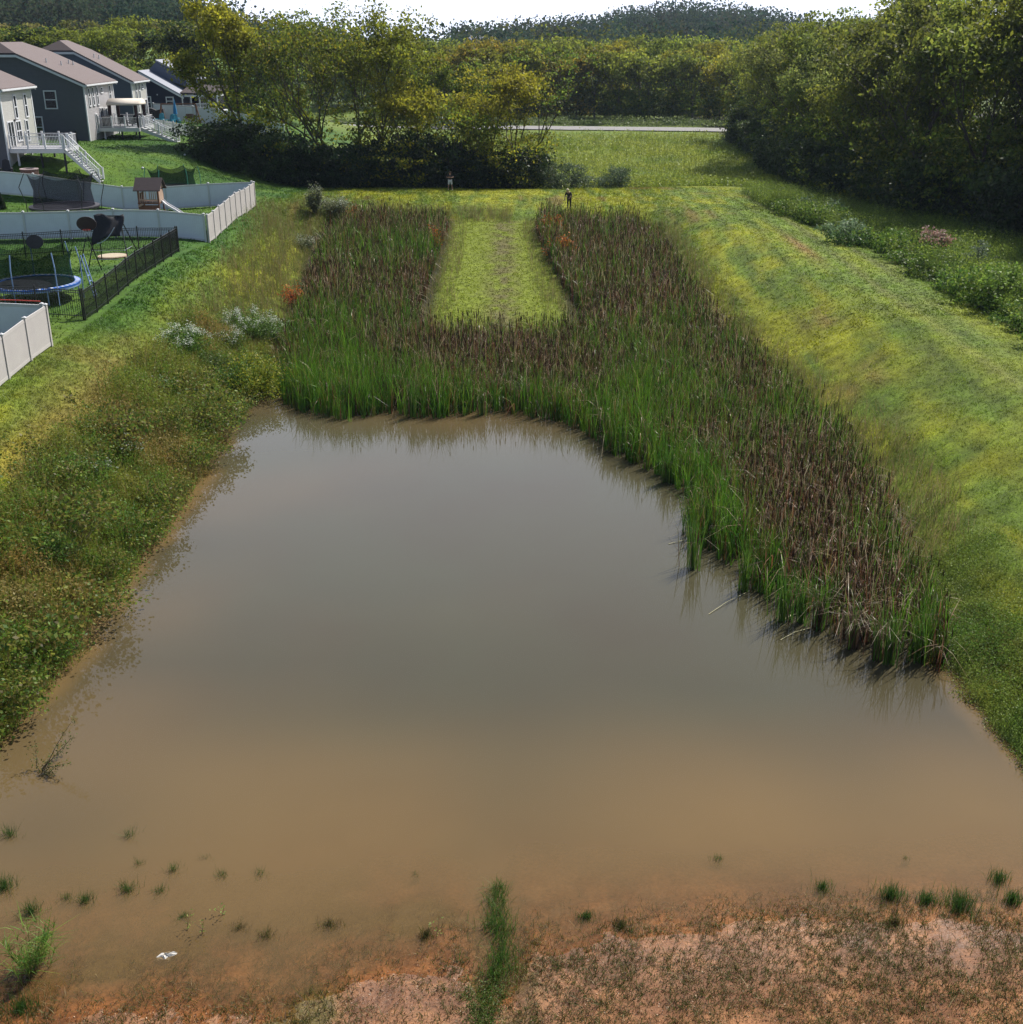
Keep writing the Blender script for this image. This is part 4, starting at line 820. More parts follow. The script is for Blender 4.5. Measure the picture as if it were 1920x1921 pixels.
def far_trees():
    P = [tree_meshes(71+i, 13., .8, 1+(i % 2), 6500, .36, pl, None, tp, .2, .27, 3, 4, low=lw, clus=1.0, bare=b) for i, (pl, tp, b, lw) in enumerate(((GR, (.21, .20, .014), 0, .45), (GR, (.15, .17, .015), 0, .5), (YG, (.24, .21, .013), 0, .45), (DK+GR, None, 0, .4), (GR, (.12, .1, .03), .6, .1), ([(.22, .17, .013), (.24, .16, .016), (.14, .14, .013)], None, 0, .25)))]
    nm = ['yellow topped', 'green', 'yellow', 'dark', 'thin grey', 'orange tinged']; g = 'trees beyond the road'
    ordn = ['first','second','third','fourth','fifth','sixth','seventh','eighth','ninth','tenth','eleventh','twelfth','thirteenth','fourteenth','fifteenth','sixteenth','seventeenth','eighteenth','nineteenth','twentieth','twenty first','twenty second','twenty third','twenty fourth','twenty fifth','twenty sixth']
    for i in range(26):
        px = 800+i*31+R.uniform(-8, 8); D = 235+R.uniform(-4, 10); x = XY(px, D); pxs = px
        v = 5 if pxs < 1120 and i % 2 else (R.choice([0, 2, 0, 1]) if pxs < 1380 else R.choice([1, 3, 4, 2]))
        put_tree(P[v], x, D, '%s roadside tree, %s from the left beyond the road' % (nm[v], ordn[i]), g, R.uniform(.95, 1.15), R.uniform(0, 6.28), R.uniform(.92, 1.22))
    for i in range(22):
        px = 540+i*45+R.uniform(-12, 12); D = 258+R.uniform(-6, 12); v = R.choice([0, 1, 3, 1])
        put_tree(P[v], XY(px, D), D, '%s tree behind the roadside trees, %s from the left' % (nm[v], ordn[i]), g, R.uniform(.95, 1.2), R.uniform(0, 6.28), R.uniform(.95, 1.15))
    g = 'trees behind the houses'
    for i in range(26):
        px = -30+i*22.5+R.uniform(-8, 8); D = R.choice([186, 200, 214])+R.uniform(-5, 5); v = R.choice([1, 3, 3, 3, 4, 1])
        put_tree(P[v], XY(px, D), D, '%s tree behind the houses, %s from the left' % (nm[v], ordn[i]), g, R.uniform(.75, .98), R.uniform(0, 6.28), R.uniform(.55, .78)*lin(px, [0, 300, 560], [.95, 1.1, 1.15]))
    # distant forests as masses
    def forest(name, label, n, x0, x1, y0, y1, keep, cols, cs=2.0, nc=52, hh=6.):
        x = rng.uniform(x0, x1, n*6); y = rng.uniform(y0, y1, n*6); k = keep(x, y); x = x[k][:n]; y = y[k][:n]; m = len(x); z = H(x, y)
        sc = rng.uniform(.5, 1.6, m); u = rng.normal(size=(m, nc, 3)); u /= np.linalg.norm(u, axis=2)[:, :, None]; u *= rng.uniform(.7, 1.08, (m, nc, 1))
        u[:, :, 2] = np.where(u[:, :, 2] < -.6, .2, u[:, :, 2])
        c = np.stack([x, y, z+hh*.95*sc], 1)[:, None]+u*(np.array([5.4, 5.4, 6.2])*sc[:, None])[:, None]
        col = np.repeat(pal(m, cols, None, .25), nc, 0)*rng.uniform(.75, 1.25, (m*nc, 1))
        tr = tubes([(np.array([a, b, cz-.5]), np.array([a, b, cz+hh]), .3, .2) for a, b, cz in zip(x, y, z)], 4)
        v, f, cc = cards(c.reshape(-1, 3), cs*rng.uniform(.6, 1.3, m*nc), col, .2, .75)
        v, f, cc = merge((v, f, cc), (tr[0], tr[1], np.tile([.05, .04, .03], (len(tr[0]), 1))))
        tag(link(name, npmesh(name, v, f, cc), M_far), label, 'forest', kind='stuff')
    fc = [(.024, .050, .030), (.036, .064, .032), (.05, .074, .034), (.05, .055, .032)]  # bluish greens put some distance haze into the leaf colour
    forest('hill_forest', 'bluish wooded hillside rising behind the houses on the left', 2600, -330, -80, 350, 560, lambda x, y: x > -330, fc, 1.15, 110)
    forest('hill_forest', 'wooded hill ridge on the skyline right of centre', 1500, -30, 330, 600, 740, lambda x, y: x < 330, fc, 1.5, 90, 7)
    forest('distant_forest', 'belt of distant woods across the valley', 1300, -120, 260, 330, 460, lambda x, y: (x > -60) | (y > 395), fc+[(.10, .11, .02)], 1.2, 85)
far_trees()

# ------------------------------------------------------------ bank bushes
def bank_bushes():
    g = 'bushes on the left bank'
    wt = [(.42, .46, .38), (.62, .65, .56)]
    def bush(px, py, r, h, cols, lab, flowers=0, nl=5200, size=.075, name='bush', cat='bush', at=None):
        r = r*1.2; h = h*1.1; x, y, z = G(px, py) if not at else (*at, Hs(*at)); z = max(z, -.15); e = empty(name, (x, y, z), lab, cat, g); segs = []; L = []
        for i in range(46):
            a = rng.uniform(0, 6.28); t = rng.uniform(.1, 1)**.6; p = np.array([math.cos(a)*t*r, math.sin(a)*t*r, h*math.sqrt(max(.06, 1-t*t*.85))*rng.uniform(.8, 1.1)])
            m = p*np.array([.45, .45, .55]); segs += [(np.array([m[0]*.15, m[1]*.15, -.05]), m, .018, .012), (m, p, .012, .005)]; L.append((m, p))
        v, f = tubes(segs, 4); link('stem', npmesh('stem', v, f), M_bark, e)
        A = np.array([l[0] for l in L]); B = np.array([l[1] for l in L]); i = rng.integers(0, len(L), nl); t = rng.uniform(-.5, 1.05, (nl, 1)); c = A[i]*(1-t)+B[i]*t+rng.normal(0, .15*r**.5, (nl, 3)); c[:, 2] = np.maximum(c[:, 2], .03); size = size*1.45
        v, f, cc = cards(c, size*rng.uniform(.6, 1.4, nl), pal(nl, cols)*rng.uniform(.8, 1.2, (46, 1))[i], .5, .45); link('foliage', npmesh('foliage', v, f, cc), M_shrub, e)
        if flowers:
            flowers = int(flowers*1.1); i = rng.integers(0, len(L), flowers); k = B[i][:, 2] > h*.55; i = i[k]; c = B[i]+rng.normal(0, .09, (len(i), 3))+np.array([0, 0, .06]); v, f, cc = cards(c, rng.uniform(.035, .08, len(i)), pal(len(i), wt), 1.5, .8); link('flower_cluster', npmesh('flower_cluster', v, f, cc), M_shrub, e)
    gr = [(.06, .13, .015), (.09, .17, .02), (.05, .10, .015)]
    bush(350, 672, 1.25, 1.5, gr, 'dark leaved bush topped with white flowers nearest the near fence', 1500)
    bush(430, 655, .9, .9, gr+[(.10, .15, .02)], 'low bush with a few white flowers between two larger ones', 500, 2600)
    bush(470, 640, 1.6, 1.7, gr+[(.08, .13, .03)], 'wide bush thickly topped with white flowers', 2000, 6500)
    bush(528, 645, 1.1, 1.2, gr, 'white flowered bush touching the brown cattails', 900, 3600)
    yl = [(.18, .20, .012), (.13, .17, .012), (.08, .13, .012), (.24, .22, .015)]
    bush(500, 742, 2.0, 1.75, yl, 'large yellow green bush on the shore at the pond corner', 0, 15000, .085, at=(-12.9, 57.6))
    bush(440, 735, 1.3, 1.2, gr, 'dark green bush left of the large yellow green one', 0, 5200)
    bush(395, 700, 1.0, .9, [(.07, .12, .02), (.10, .13, .02)], 'low loose bush below the first white flowered bush', 0, 3200)
    bush(275, 690, .9, .6, [(.14, .10, .03), (.10, .12, .02)], 'low russet bush left of the white flowers', 0, 2200)
    bush(165, 905, .9, .8, gr, 'bush with white blossoms midway down the left bank', 260, 2800)
    bush(225, 870, .9, .8, gr, 'second blossoming bush just above and right of the midway one', 300, 2800)
    bush(300, 745, .7, .7, gr, 'small flowering bush near the top of the left bank', 120, 2000)
    bush(75, 1060, .9, .8, gr, 'dark bush low on the left bank by the picture edge', 0, 3000)
    bush(80, 1230, 1.2, .8, gr, 'dense green bush at the foot of the left bank', 0, 4200)
    bush(345, 860, .8, .5, gr, 'small dark bush at the water line under the left bank', 0, 2200)
    g = 'bushes by the cattail beds'
    pg = [(.12, .14, .07), (.16, .17, .09), (.08, .11, .04)]
    bush(592, 402, .7, 2.2, pg, 'pale tall plume weed at the head of the left cattail bed', 260, 1800, .12)
    bush(632, 405, 1.5, 1.3, pg, 'wide whitish flowering weed right of the pale plume weed', 700, 2600, .12)
    bush(572, 470, .9, 1.0, pg, 'pale weed lower down beside the left cattail bed', 300, 1500, .1)
    og = [(.42, .11, .02), (.50, .16, .03), (.28, .07, .02)]
    bush(1035, 452, .8, 1.9, og, 'upper orange russet bush in the right cattail bed', 0, 1600, .12)
    bush(1052, 492, 1.1, 1.7, og, 'lower orange russet bush in the right cattail bed', 0, 2000, .12)
    bush(556, 582, .8, 1.6, og, 'orange red bush at the left edge of the left cattail bed', 0, 900, .1)
    bush(664, 432, .7, 2.0, og, 'faint russet bush high in the left cattail bed', 0, 600, .1)
    bush(815, 480, .5, 2.1, og, 'small russet bush by the grass strip in the left cattail bed', 0, 500, .1)
bank_bushes()

# ------------------------------------------------------------ fences
def solid_fence(name, label, pts, h, mp, mv, step=2.4, group=None, faces='X'):
    """privacy fence along a polyline; posts and panels as parts"""
    x0, y0 = pts[0]; e = empty(name, (x0, y0, Hs(x0, y0)), label, 'fence', group); o = Vector(e.location)
    P = []
    for (ax, ay), (bx, by) in zip(pts, pts[1:]):
        L = math.hypot(bx-ax, by-ay); n = max(1, round(L/step)); P += [(ax+(bx-ax)*i/n, ay+(by-ay)*i/n) for i in range(n)]
    P.append(pts[-1]); Zs = [Hs(*p) for p in P]
    for p, z in zip(P, Zs):
        b = MB(); b.box((p[0]-.065-o.x, p[1]-.065-o.y, z-.3-o.z), (p[0]+.065-o.x, p[1]+.065-o.y, z+h+.06-o.z)); q = b.build('post', mv, e)
        c = MB(); c.box((p[0]-.085-o.x, p[1]-.085-o.y, z+h+.06-o.z), (p[0]+.085-o.x, p[1]+.085-o.y, z+h+.09-o.z))
        c.poly([(p[0]+sx*.075-o.x, p[1]+sy*.075-o.y, z+h+.09-o.z) for sx, sy in ((-1,-1),(1,-1),(1,1),(-1,1))]+[(p[0]-o.x, p[1]-o.y, z+h+.14-o.z)], [(0,1,4),(1,2,4),(2,3,4),(3,0,4)]); c.build('post_cap', M_vinyl, q)
    for i in range(len(P)-1):
        a = Vector((P[i][0], P[i][1], Zs[i]))-o; b = Vector((P[i+1][0], P[i+1][1], Zs[i+1]))-o; d = (b-a).normalized(); a = a+d*.066; b = b-d*.066
        pn = Vector((-d.y, d.x, 0)).normalized()*.02
        m = MB(); m.poly([a-pn+Vector((0,0,.06)), b-pn+Vector((0,0,.06)), b+pn+Vector((0,0,.06)), a+pn+Vector((0,0,.06)), a-pn+Vector((0,0,h-.04)), b-pn+Vector((0,0,h-.04)), b+pn+Vector((0,0,h-.04)), a+pn+Vector((0,0,h-.04))], [(0,3,2,1),(4,5,6,7),(0,1,5,4),(1,2,6,5),(2,3,7,6),(3,0,4,7)])
        q = m.build('panel', mp, e)
        for zz in (.13, h-.05): r = MB(); r.bar(a+Vector((0, 0, zz)), b+Vector((0, 0, zz)), .055, .14); r.build('rail', mv, q)
    return e
def open_fence(name, label, pts, h, m, step=2.4, pick=.11, pw=.018, rails=(.15, .92, 1.0), point=False, group=None, pt=.05):
    x0, y0 = pts[0]; e = empty(name, (x0, y0, Hs(x0, y0)), label, 'fence', group); o = Vector(e.location); P = []
    for (ax, ay), (bx, by) in zip(pts, pts[1:]):
        L = math.hypot(bx-ax, by-ay); n = max(1, round(L/step)); P += [(ax+(bx-ax)*i/n, ay+(by-ay)*i/n) for i in range(n)]
    P.append(pts[-1]); Zs = [Hs(*p) for p in P]
    for p, z in zip(P, Zs):
        b = MB(); b.box((p[0]-pt/2-o.x, p[1]-pt/2-o.y, z-.2-o.z), (p[0]+pt/2-o.x, p[1]+pt/2-o.y, z+h+.06-o.z)); b.ball((p[0]-o.x, p[1]-o.y, z+h+.08-o.z), pt*.6, 6, 4); b.build('post', m, e)
    for i in range(len(P)-1):
        a = Vector((P[i][0], P[i][1], Zs[i]))-o; b = Vector((P[i+1][0], P[i+1][1], Zs[i+1]))-o; L = (b-a).length; n = int(L/pick); mb = MB()
        for f in rails: mb.bar(a+Vector((0, 0, h*f-.02)), b+Vector((0, 0, h*f-.02)), .03, .035)
        for k in range(1, n):
            p = a+(b-a)*k/n; mb.bar(p+Vector((0, 0, .06)), p+Vector((0, 0, h*(1 if not point else 1.03)-.03)), pw, pw)
        mb.build('panel', m, e)
    return e
solid_fence('privacy_fence', 'white vinyl fence around the nearest lot, cut by the left picture edge', [(-21, 40), (-21, 52.4)], 1.85, M_vinylsunp, M_vinylsun, 2.6)
solid_fence('privacy_fence', 'back run of the nearest white fence, seen from inside the lot', [(-21.2, 52.5), (-34, 52.5)], 1.85, M_vinylshadep, M_vinyl, 2.4)
solid_fence('privacy_fence', 'sun toned white fence side facing the grass, running away from the fence corner', [(-21, 82.5), (-21, 98.5)], 1.85, M_vinylsunp, M_vinylsun, 1.75)
solid_fence('privacy_fence', 'shaded white fence run behind the black metal fence', [(-21.2, 82.4), (-46, 82.4)], 1.85, M_vinylshadep, M_vinyl, 3.2)
solid_fence('privacy_fence', 'shaded white fence run behind the playhouse', [(-21.2, 98.6), (-46, 98.6)], 1.85, M_vinylshadep, M_vinyl, 3.4)
open_fence('metal_fence', 'black metal fence side running along the grass slope', [(-21.4, 58.2), (-21.4, 76.2)], 1.5, M_black, 1.75, .1, .02, pt=.07)
open_fence('metal_fence', 'near black metal fence run in front of the blue trampoline', [(-21.5, 58.2), (-35, 58.2)], 1.5, M_black, 2.4, .11, .02, pt=.07)
open_fence('metal_fence', 'far black metal fence run against the white fence', [(-21.5, 76.2), (-46, 76.2)], 1.5, M_black, 2.4, .11, .02, pt=.07)
open_fence('picket_fence', 'low white picket fence running behind the stairs to the copse', [(-39.5, 136.5), (-37, 134.8), (-34, 133), (-28.5, 130.8)], 1.15, M_trim, 1.9, .13, .06, (.2, .85), True, pt=.12)
solid_fence('privacy_fence', 'far white fence in front of the navy house', [(-42.5, 147), (-33, 146.5), (-27, 146)], 1.85, M_vinylshadep, M_vinyl, 2.4)
b = MB(); b.bar((-22.3, 52.5, Hs(-22.3, 52.5)+2.02), (-24.6, 52.5, Hs(-24.6, 52.5)+2.0), .05, n=8); b.bar((-21.25, 52.5, Hs(-21.3, 52.5)+2.02), (-22.3, 52.5, Hs(-22.3, 52.5)+2.02), .05, n=8)
tag(b.build('red_pole', M_red), 'red pole lying along the top of the nearest white fence', 'pole')

# ------------------------------------------------------------ houses
def window(parent, c, w, h, face, mullion=False, rail=True):
    """face '-y' or '+x'"""
    def bx(mb, u0, u1, z0, z1, d0, d1):
        if face == '-y': mb.box((c[0]+u0, c[1]-d1, c[2]+z0), (c[0]+u1, c[1]-d0, c[2]+z1))
        else: mb.box((c[0]+d0, c[1]+u0, c[2]+z0), (c[0]+d1, c[1]+u1, c[2]+z1))
    f = MB(); t = .11
    bx(f, -w/2-t, w/2+t, h/2, h/2+t, .0, .07); bx(f, -w/2-t, w/2+t, -h/2-t, -h/2, .0, .09)
    bx(f, -w/2-t, -w/2, -h/2, h/2, 0, .068); bx(f, w/2, w/2+t, -h/2, h/2, 0, .068)
    if rail: bx(f, -w/2, w/2, -.04, .04, .01, .055)
    if mullion: bx(f, -.04, .04, -h/2, -.04, .01, .05); bx(f, -.04, .04, .04, h/2, .01, .05)
    o = f.build('window', M_trim, parent); g = MB(); bx(g, -w/2, w/2, -h/2, h/2, .003, .03); g.build('pane', M_glass, o)
    return o
def house(label, xr, y0, y1, zb, ze, xri, zr, xf, clip, mside, mrear, wins_side, wins_rear, vents, mroof=None, bump=None):
    e = empty('house', (xr, y0, zb), label, 'house', 'two storey houses along the left'); Lx = lambda x: x-xr; Z = lambda z: z-zb; D = y1-y0
    slope = (zr-ze)/(xr-xri); zc = zr-clip*slope; xcr = xri+clip; xcl = xri-clip; xf = 2*xri-xr
    b = MB(); prof = [(Lx(xr), 0, -1.), (Lx(xr), 0, Z(ze)), (Lx(xcr), 0, Z(zc)-.02), (Lx(xcl), 0, Z(zc)-.02), (Lx(xf), 0, Z(ze)), (Lx(xf), 0, -1.)]
    b.prism(prof, (0, D, 0)); b.build('side_wall', mside, e)
    b = MB(); b.box((.0, -.02, -1.), (.05, D+.02, Z(ze)-.05)); b.build('rear_wall', mrear, e)
    for yy in (-.06, D-.12): b = MB(); b.box((-.03 if yy < 0 else .0, yy, -1.), (.085, yy+.18, Z(ze)-.08)); b.build('corner_trim', M_trim, e)
    ov = .4; ze2 = ze-ov*slope; up = .22; xe = xr+ov; rs = MB()
    y_a, y_b = -ov, D+ov; hr = clip*.9
    def slab(pts, m, nm, par):
        q = MB(); q.prism([(p[0], p[1], p[2]+up) for p in pts], (0, 0, -.16)); return q.build(nm, m, par)
    R1 = (Lx(xri), y_a+hr, Z(zr)); R2 = (Lx(xri), y_b-hr, Z(zr))
    ro = slab([R1, (Lx(xcr), y_a, Z(zc)), (Lx(xe), y_a, Z(ze2)), (Lx(xe), y_b, Z(ze2)), (Lx(xcr), y_b, Z(zc)), R2], mroof or M_roof, 'roof', e)
    slab([R2, (Lx(xcl), y_b, Z(zc)), (Lx(xf-ov), y_b, Z(ze2)), (Lx(xf-ov), y_a, Z(ze2)), (Lx(xcl), y_a, Z(zc)), R1], mroof or M_roof, 'roof_slope', ro)
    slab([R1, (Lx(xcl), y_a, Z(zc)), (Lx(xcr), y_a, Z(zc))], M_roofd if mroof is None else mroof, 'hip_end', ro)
    slab([R2, (Lx(xcr), y_b, Z(zc)), (Lx(xcl), y_b, Z(zc))], mroof or M_roof, 'hip_end', ro)
    for yy in (y_a-.03, y_b+.0):
        fa = MB()
        for (xa, za, xb, zb2) in ((Lx(xcr), Z(zc), Lx(xe), Z(ze2)), (Lx(xcl), Z(zc), Lx(xf-ov), Z(ze2))):
            fa.prism([(xa, yy, za+up-.18), (xb, yy, zb2+up-.18), (xb, yy, zb2+up-.4), (xa, yy, za+up-.4)], (0, .03, 0))
        fa.box((Lx(xcl), yy, Z(zc)+up-.4), (Lx(xcr), yy+.03, Z(zc)+up-.17)); fa.build('fascia', M_trim, e)
    g = MB(); g.box((Lx(xe)+.002, y_a, Z(ze2)+up-.22), (Lx(xe)+.13, y_b, Z(ze2)+up-.08)); g.build('gutter', M_trim, e)
    sf = MB(); sf.box((.06, y_a+.05, Z(ze2)+up-.3), (Lx(xe), y_b-.05, Z(ze2)+up-.25)); sf.build('soffit', M_trim, e)
    for (u, v, w, h) in wins_side: window(e, (Lx(u), 0, Z(v)), w, h, '-y')
    for (v, z, w, h, ml) in wins_rear: window(e, (.05, v-y0, Z(z)), w, h, '+x', ml)
    for (vx, vy) in vents:
        b = MB(); zz = Z(zr)-(vx-xri)*slope+up; b.cyl((Lx(vx), vy-y0, zz-.1), .07, .5, 8); b.build('vent_pipe', M_vinyl, ro)
    return e
def door(parent, c, w=.95, h=2.1):
    d = MB(); d.box((c[0], c[1]-w/2-.1, c[2]), (c[0]+.05, c[1]-w/2, c[2]+h+.1)); d.box((c[0], c[1]+w/2, c[2]), (c[0]+.05, c[1]+w/2+.1, c[2]+h+.1)); d.box((c[0], c[1]-w/2, c[2]+h), (c[0]+.049, c[1]+w/2, c[2]+h+.099)); d.box((c[0], c[1]-.04, c[2]), (c[0]+.045, c[1]+.04, c[2]+h)); o = d.build('door', M_trim, parent)
    g = MB(); g.box((c[0], c[1]-w/2, c[2]+.02), (c[0]+.03, c[1]+w/2, c[2]+h)); g.build('pane', M_glass, o)
    k = MB(); k.ball((c[0]+.08, c[1]+.12, c[2]+1.), .035, 6, 4); k.build('handle', M_steel, o)
XR = -42.5
hA = house('house with beige rear wall cut off by the left picture edge', XR, 103, 109.8, 7.3, 12.75, -50.2, 16.0, -58, 2.0, M_slate, M_cream,
      [], [(105.9, 11.2, .45, 1.75, False), (108.2, 11.2, .45, 1.75, False), (105.9, 8.9+.35, .95, 1.5, True), (107.8, 9.15, .45, 1.6, False)], [])
door(hA, (.05, 1.3, .75), 1.1, 2.0)
l = MB(); l.ball((.14, 2.15, 2.85), .1, 8, 6); l.build('wall_lamp', M_char, hA)
hB = house('large slate sided house with pinkish roof in the middle of the left row', XR, 123.6, 132.6, 6.6, 12.35, -50.8, 16.0, -58, 2.2, M_slate, M_lite,
      [(-45.9, 10.9, 1.05, 1.55), (-47.6, 8.3, 1.05, 1.85)], [(124.8, 11.1, .4, 1.6, False), (126.0, 11.1, .4, 1.6, False), (127.3, 11.1, .4, 1.6, False), (128.8, 11.6, .5, .4, False), (131.4, 11.1, .45, 1.6, False), (126.2, 8.5, .4, 1.7, False), (128., 8.9, 1.0, 1.9, True)], [(-46.5, 125.5), (-45.8, 127.6), (-46, 130.4), (-45.7, 130.8)])
door(hB, (.05, 6.2, 1.1), 1.2, 2.05)
hC = house('house with blue grey side and pale rear, behind the covered deck', XR, 139.2, 144.6, 7.1, 12.1, -50.3, 16.1, -58, 2.0, M_blueg, M_cream,
      [], [(140.7, 11., .4, 1.6, False), (141.9, 11., .4, 1.6, False), (143.2, 11.4, .5, .4, False), (140.9, 8.7, .4, 1.6, False), (142.5, 8.8, .95, 1.7, True)], [(-46.8, 141), (-46.5, 141.7)])
door(hC, (.05, 4.7, .8), 1., 2.0)
def navy_house():
    y0 = 153.; x0, x1 = XY(262, y0), XY(347, y0); zb = 7.2; e = empty('house', (x1, y0, zb), 'navy gabled house with light grey roof and a white porch', 'house', 'two storey houses along the left')
    O = lambda x, y, z: (x-x1, y-y0, z-zb); W_ = x1-x0; ze = 10.15; xr_ = x0+.9; zr = 12.75; D = 10
    b = MB(); b.prism([O(x0-6, y0, zb-1), O(x1, y0, zb-1), O(x1, y0, ze), O(xr_, y0, zr-.15), O(x0-6, y0, ze-.3)], (0, D, 0)); b.build('side_wall', M_navy, e)
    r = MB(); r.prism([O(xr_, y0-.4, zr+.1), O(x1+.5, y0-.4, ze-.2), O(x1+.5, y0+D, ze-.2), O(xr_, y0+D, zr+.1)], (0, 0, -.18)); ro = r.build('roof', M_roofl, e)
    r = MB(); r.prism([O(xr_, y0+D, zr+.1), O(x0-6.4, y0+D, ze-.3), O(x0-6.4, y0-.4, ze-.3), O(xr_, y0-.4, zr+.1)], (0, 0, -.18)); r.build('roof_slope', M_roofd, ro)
    # taller cross gable behind
    r = MB(); xq = xr_+1.1; r.prism([O(xq, y0+3.7, 14.0), O(xq+4.7, y0+3.7, 11.7), O(xq+4.7, y0+9.5, 11.7), O(xq, y0+9.5, 14.0)], (0, 0, -.18)); r.build('upper_roof', M_roofl, ro)
    r = MB(); r.prism([O(xq-.02, y0+4, 13.75), O(xq+4.4, y0+4, 11.6), O(xq+4.4, y0+4, 10.5), O(xq+.5, y0+4, 11.8), O(xq-1.6, y0+4, 12.2)], (0, 5.2, 0)); up = r.build('upper_wall', M_blueg, e)
    window(e, O(xq+3.9, y0+4, 11.25), .45, .4, '-y')
    window(e, O(XY(285, y0), y0, 9.15), .8, 1.2, '-y'); window(e, O(XY(327, y0), y0, 9.3), .75, .8, '-y')
    for px in (277, 305): l = MB(); l.ball(O(XY(px, y0), y0-.1, 10.05), .09, 6, 5); l.build('wall_lamp', M_vinyl, e)
    f = MB(); f.prism([O(xr_, y0-.43, zr-.08), O(x1+.5, y0-.43, ze-.38), O(x1+.5, y0-.43, ze-.6), O(xr_, y0-.43, zr-.32)], (0, .03, 0)); f.build('fascia', M_trim, e)
    # porch
    xp0, xp1 = x1+.05, x1+4.6; r = MB(); r.prism([O(xp0, y0-.2, 10.3), O(xp1+.3, y0-.2, 10.2), O(xp1+.3, y0+5, 10.95), O(xp0, y0+5, 11.05)], (0, 0, -.16)); pr = r.build('porch_roof', M_roofd, e)
    r = MB(); r.box(O(xp0, y0-.1, 7.9), O(xp1, y0+4.8, 8.1)); r.box(O(xp0, y0-.1, 9.8), O(xp1, y0+.05, 10.0)); r.box(O(xp1-.14, y0+.06, 9.8), O(xp1, y0+4.8, 9.99)); fl = r.build('porch_floor', M_trim, e)
    for i in range(5):
        xx = xp0+.1+(xp1-xp0-.25)*i/4; c = MB(); c.box(O(xx, y0-.09, 8.1), O(xx+.13, y0+.03, 9.8)); c.build('porch_post', M_trim, e)
    c = MB(); c.box(O(xp0+.1, y0-.06, 8.95), O(xp1, y0-.0, 9.03))
    for i in range(34): c.box(O(xp0+.15+i*.13, y0-.045, 8.1), O(xp0+.19+i*.13, y0-.01, 8.95))
    c.build('porch_railing', M_trim, e)
    c = MB(); c.box(O(xp0+.2, y0+4.3, 8.1), O(xp1-.2, y0+4.4, 9.9)); c.build('porch_screen', M_glass, e)
    for px in (0, 3): c = MB(); c.box(O(xp0+px*1.1+.3, y0-.0, 6.2), O(xp0+px*1.1+.5, y0+.2, 7.9)); c.build('porch_leg', M_trim, e)
navy_house()
def small_house(px, D, w, label):
    x = XY(px, D); z = Hs(x, D); e = empty('house', (x, D, z), label, 'house')
    b = MB(); b.box((-w/2, 0, -1), (w/2, w*.7, 6)); b.build('wall', M_cream, e)
    for u in (-.28, .05, .3): window(e, (u*w, 0, 3.6), 1.1, 1.4, '-y')
    r = MB(); r.prism([(-w/2-.5, -.4, 6), (w/2+.5, -.4, 6), (w/2-2, w*.35, 9.2), (-w/2+2, w*.35, 9.2)], (0, 0, -.2)); r.prism([(w/2+.5, w*.7+.4, 6), (-w/2-.5, w*.7+.4, 6), (-w/2+2, w*.35, 9.2), (w/2-2, w*.35, 9.2)], (0, 0, -.2)); r.build('roof', M_roofl, e); return e
sh = small_house(905, 470, 14, 'distant pale house roof on the skyline behind the bare tree'); sh.location.z += 4.5

